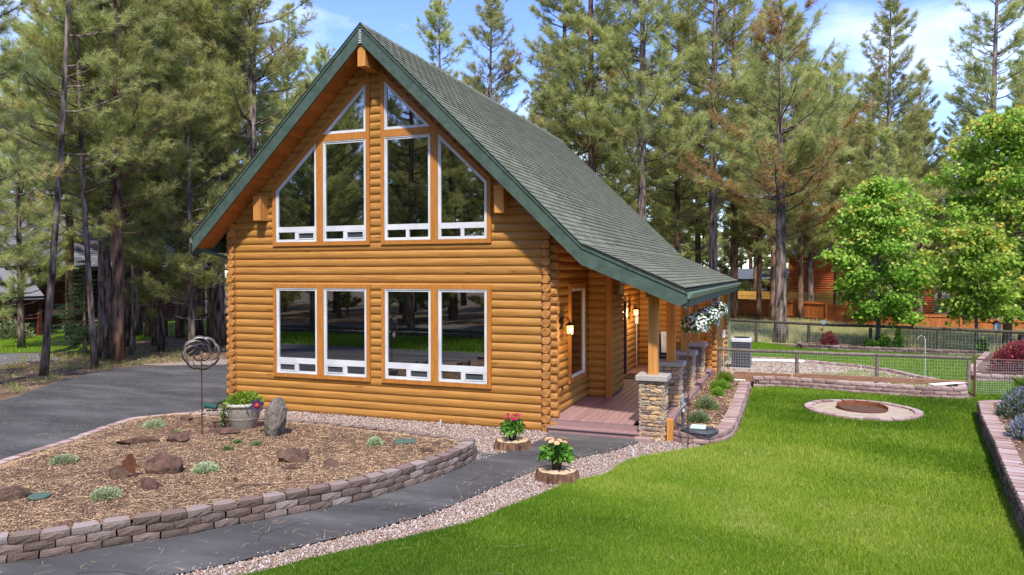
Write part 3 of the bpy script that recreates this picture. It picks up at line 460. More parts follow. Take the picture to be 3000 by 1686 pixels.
NL = [(-31, 5), (-24, 6.2), (-22.1, 7.8), (-22.6, 10), (-23.5, 12.4), (-23.6, 13.8), (-20.6, 15.8), (-17, 19), (-20, 25), (-32, 21), (-31.5, 12)]
x, y = scatter(NL, 35000, 1.1); tag(blades('grass', x, y, np.zeros(len(x))-.012, RNG.uniform(.04, .09, len(x)), np.full(len(x), .03), .6, np.clip(RNG.normal(.6, .1, len(x)), 0, .85), 'grass'), 'bright mown grass of the neighbouring lawn among the trunks', 'grass', kind='stuff')
VERGE = [(-13.6, -1), (-14.8, 1.2), (-15.8, 3), (-16.2, 4.6), (-15.3, 5.7), (-13, 7.2), (-14, 10), (-20, 10), (-22, 5), (-19, 1)]
x, y = scatter(VERGE, 190); n = 30; xx = (x[:, None]+RNG.normal(0, .10, (len(x), n))).ravel(); yy = (y[:, None]+RNG.normal(0, .10, (len(x), n))).ravel(); k = fnoise(xx, yy, .7, 21) > .1; xx, yy = xx[k], yy[k]
tag(blades('weeds', xx, yy, np.zeros(len(xx))-.03, RNG.uniform(.08, .26, len(xx)), np.full(len(xx), .012), .8, RNG.uniform(.0, .45, len(xx)), 'hay'), 'sparse weedy grass tufts under the pines by the driveway', 'weeds', kind='stuff')
xv = RNG.uniform(-32, 4, 26000); yv = -12.6-RNG.random(26000)*5-.06*(xv+30)*0; kv = in_poly(xv, yv, [(-32, -15), (-20, -13.2), (-12, -12.6), (-6, -12.2), (-2.7, -11.4), (4, -16.3), (4, -19), (-10, -19.6), (-32, -17.8)]); xv, yv = xv[kv], yv[kv]
tag(blades('weeds', xv, yv, np.zeros(len(xv))-.02, RNG.uniform(.08, .35, len(xv)), np.full(len(xv), .03), .6, np.clip(RNG.normal(.35, .15, len(xv)), 0, .8), 'grass'), 'green weeds of the road verge mirrored in the lower windows', 'weeds', kind='stuff')
tag(chips('needle_litter', [(-9, 9), (-13, 6.6), (-15.5, 5.4), (-16, 4), (-15, 1.5), (-13.4, -1.2), (-18, -3), (-24, 2), (-21, 7), (-24, 13), (-16, 18)], lambda x, y: 0*x-.028, 14000, (.03, .08), .4), 'brown needle litter on the forest floor by the driveway', 'needle litter', kind='stuff')

# ------------------------------------------------------------------ retaining walls and edgings of split blocks
def block_variants(tag_, wd, dp, h, mat_, n=6, rough=.007):
    out_ = []
    for k in range(n):
        b = MB(); nx, nz = 5, 4; fr = []
        for j in range(nz):
            for i in range(nx):
                u = i/(nx-1); t = j/(nz-1); e = min(u, 1-u, .25)*4; ez = min(t, 1-t, .34)*3
                yy = .018*(1-min(1, e))+.010*(1-min(1, ez))+rnd(-rough, rough)*(1 if 0 < i < nx-1 and 0 < j < nz-1 else .4)
                fr.append(((u-.5)*wd*.975+rnd(-.004, .004), yy, t*h))
        back = [(-.5*wd*.72, dp, 0), (.5*wd*.72, dp, 0), (.5*wd*.72, dp, h), (-.5*wd*.72, dp, h)]
        o = nx*nz; fs = [(j*nx+i, j*nx+i+1, (j+1)*nx+i+1, (j+1)*nx+i) for j in range(nz-1) for i in range(nx-1)]
        fs += [tuple((nz-1)*nx+i for i in range(nx))+(o+2, o+3), tuple(i for i in range(nx-1, -1, -1))+(o, o+1), (o+1, o, o+3, o+2)]
        fs += [tuple(j*nx for j in range(nz))+(o+3, o), tuple(j*nx+nx-1 for j in range(nz-1, -1, -1))+(o+1, o+2)]
        nf = (nz-1)*(nx-1); b.add(fr+back, fs[:nf]+fs[nf+1:]); b.m = 1; tp_ = [fr[(nz-1)*nx+i] for i in range(nx)]+back[2:]; b.add([(p[0], p[1]+(.004 if k_ < nx else 0), p[2]) for k_, p in enumerate(tp_)], [tuple(range(nx+2))]); out_.append(b.mesh(tag_, [mat_, mat_+'top']))
    return out_
BL = block_variants('block', .29, .20, .088, 'block'); BLP = block_variants('block', .29, .20, .088, 'blockpink'); BLC = block_variants('cap_block', .165, .26, .085, 'blockpink')
def along(line, s):
    L = np.array(line); d = np.r_[0, np.cumsum(np.hypot(*(L[1:]-L[:-1]).T))]
    x = np.interp(s, d, L[:, 0]); y = np.interp(s, d, L[:, 1]); e = .05; a = np.array([np.interp(s-e, d, L[:, 0]), np.interp(s-e, d, L[:, 1])]); b = np.array([np.interp(s+e, d, L[:, 0]), np.interp(s+e, d, L[:, 1])]); t = b-a
    return x, y, math.atan2(t[1], t[0]), d[-1]
def block_wall(label, line, courses, z0, step=.292, ch=.09, batter=.022, meshes=BL, topstep=None, topmesh=None, cat='retaining wall', name='retaining_wall', s0=0.0, group=None, over=0.0):
    w_ = thing(name, label, cat, (*line[0], z0), group=group); base = Vector((*line[0], z0)); tot = along(line, 0)[3]
    for c in range(courses):
        top = c == courses-1 and topmesh; st = topstep if top else step; s = s0+(st/2 if c % 2 == 0 else st)
        while s < tot-st*.3:
            x, y, a, _ = along(line, s); me = random.choice(topmesh if top else meshes); o = bpy.data.objects.new('cap_block' if top else 'block', me); link(o, w_)
            nx, ny = -math.sin(a), math.cos(a); off = batter*c+rnd(-.006, .006)-(over if top else 0)
            o.location = Vector((x+nx*off, y+ny*off, z0+c*ch+rnd(-.003, .003)))-base; o.rotation_euler = (rnd(-.02, .02), rnd(-.018, .018), a+rnd(-.035, .035)); o.scale = (st/(.165 if top else .29)*rnd(.955, .99), 1, 1+rnd(-.02, .02)); s += st
    return w_
block_wall('three course brown block wall curving along the asphalt path', wb, 3, -.002)
block_wall('low single row of pinkish blocks between bed and driveway', dl[::-1][::-1], 1, -.01, meshes=BLP, cat='edging', name='block_edging')
block_wall('single row of mauve blocks between bed and cabin gravel', be, 1, 0.0, cat='edging', name='block_edging')
pb = smooth_line([(2.30, .16), (2.62, -.02), (2.95, -.02), (3.28, .20), (3.43, .62), (3.49, 1.2), (3.51, 2.6), (3.51, 5.1), (3.50, 6.6), (3.56, 7.05)])
block_wall('two course pink block edging around the porch bed', pb, 2, 0.0, meshes=BLP, topstep=.20, topmesh=BLC, cat='edging', name='block_edging', batter=.03, over=.01)
w2 = smooth_line([(3.56, 7.1), (4.1, 7.26), (4.8, 7.25), (6.05, 6.98), (7.3, 6.82), (8.0, 6.83), (8.42, 7.0), (8.55, 7.4), (8.56, 8.1)])
block_wall('stacked pinkish block wall below the wire garden fence', w2, 3, 0.0, ch=.095, meshes=BLP, batter=.012)
rb = smooth_line([(9.4, 5.15), (8.6, 4.98), (8.22, 4.75), (8.13, 4.4), (7.83, 2.67), (7.53, .51), (7.22, -1.46), (7.05, -2.67), (6.94, -3.49), (6.75, -5.2)])
block_wall('dark block wall with pale caps holding the lavender border', rb, 4, -.02, ch=.085, batter=.01, topstep=.20, topmesh=BLC, over=.03)
block_wall('weathered block wall of the planting strip along the far fence', [(4.85, 19.6), (4.72, 18.7), (4.95, 18.3), (6.52, 17.97), (8.13, 17.94), (9.64, 17.63), (11.1, 17.75)], 2, 0.0, ch=.1, batter=.01)
block_wall('block wall corner of the barberry bed behind the gate', [(11.1, 17.6), (9.5, 12.2), (9.30, 10.6), (9.45, 10.45), (10.5, 10.5), (13, 10.6)], 2, 0.0, ch=.11, batter=.0, meshes=BLP)
block_wall('curved pale edging between gravel pad and back lawn', [(2.6, 13.9), (3.27, 13.81), (4.42, 13.73), (5.79, 13.04), (6.50, 12.63), (7.27, 11.87), (7.85, 10.58), (8.12, 10.16), (8.4, 9.3)], 1, -.01, meshes=BLP, cat='edging', name='block_edging')
#@@PART2
# ------------------------------------------------------------------ the log cabin
P = .167; XC = -3.65; ZA = 8.03; SL, SR, SP = .956, .978, .4355; XK = .93; XE = 2.79; XLE = -8.0; YF, YB = -.53, 13.57
ZK = ZA-SR*(XK-XC)
def roof_z(x): return ZA-SL*(XC-x) if x < XC else (ZA-SR*(x-XC) if x < XK else ZK-SP*(x-XK))
cabin = thing('log_cabin', 'honey coloured log cabin with steep green roof and tall gable windows', 'house')
def log_seg(parent, axis, face, outsign, a, b, z0, bulge=.030, mat_=None, mb=None, h=P, back=.03, name='log'):
    """one rounded log course; a, b = (const, slope) ends as a function of z; face = position of the wall plane across the axis"""
    K = 9; pr = [(-back, z0+.001)]+[(bulge*(1-abs(2*t-1)**2.5), z0+.0015+t*(h-.003)) for t in [k/K for k in range(K+1)]]+[(-back, z0+h-.002)]; n = len(pr); vs = []
    for e in (a, b):
        for d_, z in pr:
            t = e[0]+e[1]*z; c = face+outsign*d_; vs.append((t, c, z) if axis == 'x' else (c, t, z))
    fs = [tuple(range(n)), tuple(range(2*n-1, n-1, -1))]+[(k, k+n, k+n+1, k+1) for k in range(n-1)]+[(n-1, 2*n-1, n, 0)]
    if mb is not None: mb.cur = random.random(); return mb.add(vs, fs)
    o = MB().add(vs, fs).build(name, mat_ or ('logx' if axis == 'x' else 'logy'), parent); return o
WY = .06
fw = MB(); fw.prism([(-7.3, 0), (0, 0), (0, roof_z(0)-.33), (XC, ZA-.33), (-7.3, roof_z(-7.3)-.33)], 'y', .092, .16); fw = fw.build('front_wall', 'trim', cabin)
MIR = lambda x: -7.3-x
OPEN = []   # (z low, z high, left line, right line)
for a_, b_ in ((-6.16, -3.87), (-3.43, -1.14)): OPEN.append((.85, 2.72, (a_, 0), (b_, 0))); OPEN.append((3.72, 4.84, (a_, 0), (b_, 0)))
OPEN.append((4.84, 7.0, (-6.16-4.84/.945, 1/.945), (-3.87, 0))); OPEN.append((4.84, 7.0, (-3.43, 0), (-1.14+4.84/.945, -1/.945)))
SOF = .33
for i in range(47):
    z0 = i*P; zm = z0+P/2
    lft = (-7.3, 0) if zm < roof_z(-7.3)-SOF else (XC-(ZA-SOF)/SL, 1/SL); rgt = (0, 0) if zm < roof_z(0)-SOF else (XC+(ZA-SOF)/SR, -1/SR)
    cuts = sorted([o for o in OPEN if o[0] < zm < o[1]], key=lambda o: o[2][0]+o[2][1]*zm); seg = []; cur = lft
    for o in cuts: seg.append((cur, o[2])); cur = o[3]
    seg.append((cur, rgt))
    for a, b in seg:
        xa, xb = a[0]+a[1]*zm, b[0]+b[1]*zm
        if xb-xa > 4.5:
            xm = rnd(xa+1.2, xb-1.2); log_seg(fw, 'x', WY, -1, a, (xm-.0015, 0), z0); log_seg(fw, 'x', WY, -1, (xm+.0015, 0), b, z0)
        elif xb-xa > .12: log_seg(fw, 'x', WY, -1, a, b, z0)
# corner log ends
def log_end(parent, cx, y0, y1, cz, w_=.165, h_=.167, axis='y', c0=0):
    b = MB(); n = 10; ring = []
    for k in range(n):
        a = 2*math.pi*(k+.5)/n; q = (abs(math.cos(a))**2.6+abs(math.sin(a))**2.6)**(-1/2.6); ring.append((cx+w_/2*.985*q*math.cos(a)*rnd(.97, 1.02), cz+h_/2*.985*q*math.sin(a)))
    f0 = y0+rnd(-.012, .012); inset = [(cx+(p[0]-cx)*.9, cz+(p[1]-cz)*.9) for p in ring]
    if axis == 'y': T = lambda p, t: (p[0], t, p[1])
    else: T = lambda p, t: (t, p[0], p[1])
    sgn = 1 if y1 > y0 else -1
    vs = [T(p, f0) for p in inset]+[T(p, f0+sgn*.012) for p in ring]+[T(p, y1) for p in ring]; fs = [tuple(range(n))]+[(k, (k+1) % n, (k+1) % n+n, k+n) for k in range(n)]+[(k+n, (k+1) % n+n, (k+1) % n+2*n, k+2*n) for k in range(n)]
    b.add(vs, fs)
    # drying crack running in from the rim
    a = rnd(0, 6.28); c, s = math.cos(a), math.sin(a); r0, r1 = rnd(.0, .02), w_*.42; wd = .004; e = f0-sgn*.0015
    b.m = 1; b.add([T((cx+c*r0, cz+s*r0), e), T((cx+c*r1-s*wd, cz+s*r1+c*wd), e), T((cx+c*r1+s*wd, cz+s*r1-c*wd), e)], [(0, 1, 2)])
    return b.build('log_end', ['logend', 'dark'], parent)
def corner(name, label=None): 
    o = bpy.data.objects.new(name, None); link(o, cabin); return o
cr_ = MB().box(.01, .155, .02, .22, 0, 3.95).build('corner', 'logend', cabin)
for i in range(24):
    z = i*P
    if z+P < roof_z(.2)-SOF+.1: log_end(cr_, .0825, -.045, .06, z+P/2)
for i in range(23): log_end(cr_, .12, .292+rnd(-.012, .012), .15, i*P+P+.0, w_=.15, axis='x') if (i+1.5)*P < roof_z(.3)-SOF else None
cl_ = MB().box(-7.455, -7.31, .02, .22, 0, 4.15).build('corner', 'logend', cabin)
for i in range(25):
    if i*P+P < roof_z(-7.4)-SOF+.06: log_end(cl_, -7.3825, -.045, .06, i*P+P/2)
for i in range(24): log_end(cl_, .12, -7.59+rnd(-.012, .012), -7.45, i*P+P, w_=.15, axis='x')
# side walls (logs run along Y)
def side_wall(name, X, y0, y1, z0, ztop, opens=(), out_=1, thick=.1):
    wl = MB().box(X-out_*.032-thick/2, X-out_*.032+thick/2-.04, y0, y1, z0, ztop).build(name, 'trim', cabin); n = int((ztop-z0)/P)
    for i in range(n+1):
        zc = z0+i*P
        if zc+P*.5 > ztop: break
        cur = y0
        for o in sorted([o for o in opens if o[0] < zc+P/2 < o[1]], key=lambda o: o[2]): log_seg(wl, 'y', X, out_, (cur, 0), (o[2], 0), zc); cur = o[3]
        if y1-cur > .05: log_seg(wl, 'y', X, out_, (cur, 0), (y1, 0), zc)
    return wl
def end_wall(name, Y, x0, x1, z0, ztop, opens=()):
    wl = MB().box(x0, x1, Y+.032, Y+.12, z0, min(ztop, roof_z(x1)-.36)).build(name, 'trim', cabin)
    for i in range(int((ztop-z0)/P)+1):
        zc = z0+i*P
        xr = min(x1, XK+(ZK-.35-zc-P)/SP)
        if zc+P*.5 < ztop and xr > x0+.1: log_seg(wl, 'x', Y, -1, (x0, 0), (xr, 0), zc)
    return wl
DZ = .26
side_wall('porch_wall', .165, .22, 2.80, DZ, 3.88, [(.87, 2.72, 1.24, 2.31)])
end_wall('alcove_wall', 2.80, .19, .66, DZ, 3.45)
side_wall('chimney_chase_wall', .66, 2.84, 4.25, DZ, 3.42)
MB().cbox(.60, .735, 2.71, 2.86, DZ, 3.40, .006).build('corner_board', 'trim', cabin)
end_b = MB().box(.15, .64, 4.17, 4.25, DZ, 3.4).build('chase_back', 'trim', cabin)
side_wall('entry_wall', .165, 4.25, 8.95, DZ, 3.88, [(.2, 2.35, 5.75, 6.75)])
end_wall('back_room_wall', 8.95, .19, 2.30, DZ, 3.2)
side_wall('back_room_side_wall', 2.30, 9.05, 13.15, 0, 2.72, [(1.38, 2.42, 9.75, 10.90)])
ce = MB().box(2.17, 2.29, 8.97, 9.1, 0, 2.75).build('corner', 'logend', cabin)
for i in range(16): log_end(ce, 2.245, 8.80, 8.95, i*P+P/2, w_=.165); log_end(ce, 9.03, 2.46, 2.3, i*P+P, w_=.15, axis='x')
ce2 = MB().box(2.17, 2.29, 13.0, 13.15, 0, 2.75).build('corner', 'logend', cabin)
for i in range(16): log_end(ce2, 13.2, 2.46, 2.3, i*P+P, w_=.15, axis='x')
hid = MB()
for i in range(25): log_seg(None, 'y', -7.40, -1, (.2, 0), (13.15, 0), i*P, mb=hid)
hid = hid.build('left_wall', 'logy', cabin); hid['kind'] = 'stuff'
hid = MB()
for i in range(46):
    z = i*P; x0 = max(-7.4, XC-(ZA-SOF-z-P)/SL); x1 = min(2.3 if z < 2.6 else .2, XC+(ZA-SOF-z-P)/SR)
    if x1 > x0: log_seg(None, 'x', 13.1, 1, (x0, 0), (x1, 0), z, mb=hid)
hid = hid.build('rear_wall', 'logx', cabin); hid['kind'] = 'stuff'
# --- window trim boards
def board(parent, poly, y0=-.004, y1=.085, name='trim_board', mat_='trim'): return MB().prism(poly, 'y', y0, y1).build(name, mat_, parent)
tr = bpy.data.objects.new('window_trim', None); link(tr, cabin)
def R4(x0, x1, z0, z1): return [(x0, z0), (x1, z0), (x1, z1), (x0, z1)]
def mirp(p): return [(MIR(x), z) for x, z in p]
T_ = [R4(-6.25, -3.785, .765, .85), R4(-6.25, -3.785, 2.72, 2.805), R4(-6.25, -6.16, .851, 2.719), R4(-3.87, -3.785, .851, 2.719), R4(-5.10, -4.93, .851, 2.719),
      R4(-6.25, -3.785, 3.635, 3.72), R4(-6.25, -6.16, 3.721, 4.87), R4(-3.87, -3.785, 3.721, 7.215), R4(-5.10, -4.93, 3.721, 5.855), R4(-4.929, -3.871, 5.85, 6.0),
      [(-6.16, 4.84), (-3.871, 7.003), (-3.871, 7.15), (-6.25, 4.902), (-6.25, 4.871), (-6.16, 4.871)], [(-5.10, 5.8561), (-4.93, 5.8561), (-4.93, 5.998), (-5.09, 5.85)]]
for p in T_[:11]:
    board(tr, p); board(tr, mirp(p))
board(tr, [(-5.10, 5.856), (-4.93, 5.856), (-4.93, 6.0)], .004); board(tr, mirp([(-5.10, 5.856), (-4.93, 5.856), (-4.93, 6.0)]), .004)
# --- windows
def inset(poly, d):
    n = len(poly); o = []; A = sum(poly[i][0]*poly[(i+1) % n][1]-poly[(i+1) % n][0]*poly[i][1] for i in range(n)); s = 1 if A > 0 else -1; ln = []
    for i in range(n):
        (x0, y0), (x1, y1) = poly[i], poly[(i+1) % n]; dx, dy = x1-x0, y1-y0; l = math.hypot(dx, dy); nx, ny = -dy/l*s, dx/l*s; ln.append((nx, ny, nx*x0+ny*y0+d))
    for i in range(n):
        a, b = ln[i-1], ln[i]; det = a[0]*b[1]-a[1]*b[0]; o.append(((a[2]*b[1]-b[2]*a[1])/det, (a[0]*b[2]-b[0]*a[2])/det))
    return o
def ring(mb, outer, inner, y0, y1, ax='y'):
    n = len(outer); Tt = (lambda p, t: (p[0], t, p[1])) if ax == 'y' else (lambda p, t: (t, p[0], p[1]))
    vs = [Tt(p, t) for t in (y0, y1) for q in (outer, inner) for p in q]; fs = []
    for k in range(n):
        j = (k+1) % n; fs += [(k, j, n+j, n+k), (2*n+k, 3*n+k, 3*n+j, 2*n+j), (k, 2*n+k, 2*n+j, j), (n+k, n+j, 3*n+j, 3*n+k)]
    return mb.add(vs, fs)
def window(parent, poly, vents=None, screen=1, ax='y', f=.004, s=1, name='window'):
    """white frame ring with stepped profile; vents = (bottom of main glass, top of vent, bottom of vent)"""
    m = MB(); i1 = inset(poly, .022); i2 = inset(poly, .058); ring(m, inset(poly, .0015), i1, f, f+s*.07, ax); ring(m, inset(poly, .0221), i2, f+s*.014, f+s*.07, ax)
    xs = [p[0] for p in i2]; x0, x1 = min(xs), max(xs); gp = i2; Bx = (lambda a, b, c, d_, e, g_: m.box(a, b, c, d_, e, g_)) if ax == 'y' else (lambda a, b, c, d_, e, g_: m.box(c, d_, a, b, e, g_))
    if vents:
        zb, zt, zl = vents; Bx(x0, x1, f+s*.006, f+s*.069, zt, zb); xm = (x0+x1)/2; Bx(xm-.036, xm+.036, f+s*.010, f+s*.069, zl-.02, zt-.0005)
        gp = [p for p in i2 if p[1] > zb+.05]; gp = [(x0, zb), (x1, zb)]+([p for p in i2 if p[1] > zb+.05])
    o = m.build(name, 'white', parent)
    def pane(p, nm, mt, dy):
        return MB().prism(p, 'y' if ax == 'y' else 'x', f+s*dy, f+s*(dy+.008)).build(nm, mt, o)
    pane(gp, 'pane', 'glass', .038)
    if vents:
        for k, (a, b) in enumerate(((x0, xm-.036), (xm+.036, x1))):
            r = R4(a+.004, b-.004, zl-.004, zt-.004)
            if k == screen:
                sm = MB(); ring(sm, r, inset(r, .022), f+s*.004, f+s*.05, ax); sm.build('vent_sash', 'white', o); pane(inset(r, .022), 'vent_screen', 'screen', .030)
            else: pane(r, 'vent_pane', 'glass', .036)
    return o
LV, UV = (1.19, 1.07, .905), (4.05, 3.935, 3.78)
for k, (a, b) in enumerate(((-6.16, -5.10), (-4.93, -3.87), (-3.43, -2.37), (-2.20, -1.14))): window(cabin, R4(a, b, .85, 2.72), LV, 0 if k < 2 else 1)
for p, sc2 in (([(-6.16, 3.72), (-5.10, 3.72), (-5.10, 5.84), (-6.16, 4.84)], 1), (R4(-4.93, -3.87, 3.72, 5.85), 1)):
    window(cabin, p, UV, sc2); window(cabin, mirp(p)[::-1], UV, 2)
tri = [(-4.93, 6.0), (-3.87, 6.0), (-3.87, 7.0)]; window(cabin, tri); window(cabin, mirp(tri)[::-1])
# narrow side window by the porch, and the back room window
window(cabin, R4(1.24, 2.31, .87, 2.72), None, ax='x', f=.232, s=-1)
for q in (R4(1.14, 2.41, .77, .87), R4(1.14, 2.41, 2.72, 2.82), R4(1.14, 1.239, .871, 2.719), R4(2.311, 2.41, .871, 2.719)): MB().prism(q, 'x', .19, .24).build('trim_board', 'trim', tr)
window(cabin, R4(9.75, 10.90, 1.38, 2.42), None, ax='x', f=2.366, s=-1)
# front door in the porch
dr = MB().box(.13, .19, 5.80, 6.70, DZ+.02, 2.33).build('door', 'door', cabin)
for q in (R4(5.75, 5.83, DZ, 2.36), R4(6.67, 6.80, DZ, 2.36), R4(5.831, 6.669, 2.28, 2.40)): MB().prism(q, 'x', .14, .235).build('door_frame', 'door', dr)
MB().ico((.22, 6.55, 1.25), .03, 2).build('door_knob', 'bronze', dr, True)
MB().box(.25, .255, 6.72, 6.74, .4, 2.2).build('weather_strip', 'white', dr)
# --- roof
rf = MB(); TH = .10; top = [(XLE, roof_z(XLE)), (XC, ZA), (XK, ZK), (XE-.02, roof_z(XE-.02))]; rf.prism(top+[(x, z-TH) for x, z in top[::-1]], 'y', YF+.006, YB); rf = rf.build('roof', 'dark', cabin)
TABW, EXPO = .305, .142
tabv = np.array([[-.5, 0, 0], [.5, 0, 0], [.5, 1, .011], [-.5, 1, .011], [-.5, 0, .004], [.5, 0, .004], [.5, 1, .021], [-.5, 1, .021]]); tabv[:, 0] *= TABW-.011; tabv[:, 1] *= EXPO+.03
tabf = [(0, 3, 2, 1), (4, 5, 6, 7), (0, 1, 5, 4), (1, 2, 6, 5), (2, 3, 7, 6), (3, 0, 4, 7)]
tab_me = [MB().add(tabv*np.array([1, 1+rnd(-.015, .015), 1]), tabf).mesh('shingle', 'shingle') for _ in range(3)]
def slope(o2, d2, length, y0, y1, first):
    """tab positions for a slope that starts at o2=(x,z) and falls along d2=(dx,dz)"""
    V = Vector((d2[0], 0, d2[1])).normalized(); U = Vector((0, -1, 0)) if V.x > 0 else Vector((0, 1, 0)); Nn = U.cross(V); out_ = []
    for r in range(int(length/EXPO)):
        y = y0-.03+(TABW*.5 if r % 2 == 0 else TABW)
        if r % 2: p = Vector((o2[0], 0, o2[1]))+V*(r*EXPO)+Nn*.002; p.y = y0-.03+TABW*.25; out_.append(Matrix(((U.x, V.x, Nn.x, p.x), (U.y, V.y, Nn.y, p.y), (U.z, V.z, Nn.z, p.z), (0, 0, 0, 1))) @ Matrix.Diagonal((.48, 1, 1, 1)))
        while y < y1:
            p = Vector((o2[0], 0, o2[1]))+V*(r*EXPO)+Nn*.002; p.y = min(y, y1-.14); out_.append(Matrix(((U.x, V.x, Nn.x, p.x), (U.y, V.y, Nn.y, p.y), (U.z, V.z, Nn.z, p.z), (0, 0, 0, 1)))); y += TABW
    return out_
thr = math.hypot(1, SR); tp = math.hypot(1, SP); lenR = (XK-XC)*thr; lenP = (XE-XK)*tp
tabs = slope((XC, ZA), (1, -SR), lenR, YF, YB, 0)+slope((XK-.02, ZK+.03), (1, -SP), lenP+.1, YF, YB, 0); tabs.sort(key=lambda m: (m.translation-Vector(CAM)).length)
for m in tabs[:300]: o = link(bpy.data.objects.new('shingle', random.choice(tab_me)), rf); o.matrix_local = m @ Matrix.Rotation(rnd(-.006, .006), 4, 'Z')
def bulk(name, ms, parent):
    A = np.array([np.array(m) for m in ms]); V = np.einsum('nij,vj->nvi', A[:, :3, :3], tabv)+A[:, None, :3, 3]; F = (np.arange(len(ms))[:, None, None]*8+np.array(tabf)[None]).reshape(-1, 4)
    o = link(bpy.data.objects.new(name, tri_mesh(name, V.reshape(-1, 3), F, 'shingle', np.repeat(RNG.random(len(ms)), 8))), parent); o['kind'] = 'stuff'; return o
bulk('shingles', tabs[300:], rf); bulk('shingles', slope((XC, ZA), (-1, -SL), (XC-XLE)*math.hypot(1, SL), YF, YB, 0), rf)
y = YF
cap_me = MB().add([(-.16, 0, -.15), (0, 0, .035), (.16, 0, -.15), (-.15, .3, -.155), (0, .3, .018), (.15, .3, -.155), (-.16, 0, -.165), (0, 0, .018), (.16, 0, -.165)], [(0, 1, 4, 3), (1, 2, 5, 4), (0, 6, 7, 1), (1, 7, 8, 2)]).mesh('ridge_cap', 'shingle')
while y < YB: o = link(bpy.data.objects.new('ridge_cap', cap_me), rf); o.location = (XC, y-.015, ZA+.01); y += .24
# rake boards (green), with a dark drip edge above
def rake(x0, x1, za, zb, name='rake_board', y0=YF-.012, y1=YF+.03, mt='green'):
    MB().prism([(x0, roof_z(x0)+za), (x1, roof_z(x1)+za), (x1, roof_z(x1)+zb), (x0, roof_z(x0)+zb)], 'y', y0, y1).build(name, mt, rf)
for a, b in ((XLE, -5.72), (-5.717, XC-.003), (XC+.003, -.45), (-.447, XK)): rake(a, b, -.075, -.375)
MB().prism([(XK+.002, ZK-.075), (XE, roof_z(XE)-.075), (XE, roof_z(XE)-.20), (XE-.14, roof_z(XE-.14)-.335), (XK+.002, ZK-.365)], 'y', YF-.012, YF+.03).build('rake_board', 'green', rf)
for a, b in ((XLE, XC-.002), (XC+.002, XK), (XK+.002, XE)): rake(a, b, .004, -.072, 'drip_edge', YF-.03, YF+.02, 'green')
for a, b in ((XLE, XC-.002), (XC+.002, XK), (XK+.002, XE)): rake(a, b, .012, -.012, 'shingle_edge', YF-.038, YF+.0, 'dark')
for yy in (YB-.03,):
    for a, b in ((XLE, XC), (XC, XK), (XK, XE)): rake(a, b, -.03, -.36, 'rake_board', YB-.028, YB+.02)
nl = MB()
for k in range(7): nl.box(XC-.035, XC+.03, YF-.020, YF-.010, ZA-.13-.042*k, ZA-.113-.042*k)
nl.build('ridge_flashing', 'white', rf)
nd = []; nv = []
for k in range(420):
    x_ = random.choice((rnd(XK, XE-.1), rnd(-2.5, XE-.1))); y_ = rnd(YF, YB-.3); a_ = rnd(0, 6.28); l_ = rnd(.06, .16); dx_, dy_ = math.cos(a_)*l_/2, math.sin(a_)*l_/2; q_ = .004; b0 = len(nv)
    for sx_, sg_ in ((-1, -1), (1, -1), (1, 1), (-1, 1)): px_, py_ = x_+sx_*dx_-sg_*math.sin(a_)*q_/2, y_+sx_*dy_+sg_*math.cos(a_)*q_/2; nv.append((px_, py_, roof_z(px_)+.045))
    nd.append((b0, b0+1, b0+2, b0+3))
tag(link(bpy.data.objects.new('fallen_needles', tri_mesh('fallen_needles', np.array(nv), np.array(nd), 'chip', RNG.uniform(.45, 1, len(nv))))), 'dry pine needles fallen on the green roof', 'pine needles', kind='stuff')
# right eave: fascia and gutter; left eave likewise
MB().prism([(XE-.06, roof_z(XE)-.07), (XE-.02, roof_z(XE)-.07), (XE-.02, roof_z(XE)-.30), (XE-.06, roof_z(XE)-.30)], 'y', YF+.031, YB-.03).build('eave_fascia', 'green', rf)
gz = roof_z(XE); G_ = [(XE-.018, gz-.035), (XE+.075, gz-.035), (XE+.085, gz-.05), (XE+.06, gz-.09), (XE+.03, gz-.145), (XE-.018, gz-.145)]
MB().prism(G_, 'y', YF+.0, YB-.02).build('gutter', 'gutter', rf)
gz = roof_z(XLE); MB().prism([(XLE+.0, gz-.05), (XLE-.10, gz-.05), (XLE-.08, gz-.15), (XLE, gz-.15)], 'y', YF+.03, YB).build('gutter', 'gutter', rf); MB().prism([(XLE+.0, gz-.08), (XLE+.04, gz-.08), (XLE+.04, gz-.36), (XLE, gz-.36)], 'y', YF+.032, YB-.03).build('eave_fascia', 'green', rf)
MB().tube([(XLE-.04, YF+.25, gz-.15), (XLE+.02, YF+.3, gz-.3), (-7.52, .35, gz-.55), (-7.52, .35, .3), (-7.62, .2, .15), (-7.62, -.3, .12)], .045, 8).build('downspout', 'green', rf)
MB().box(2.44, 2.53, 13.16, 13.25, 0, 2.6).build('downspout', 'gutter', rf)
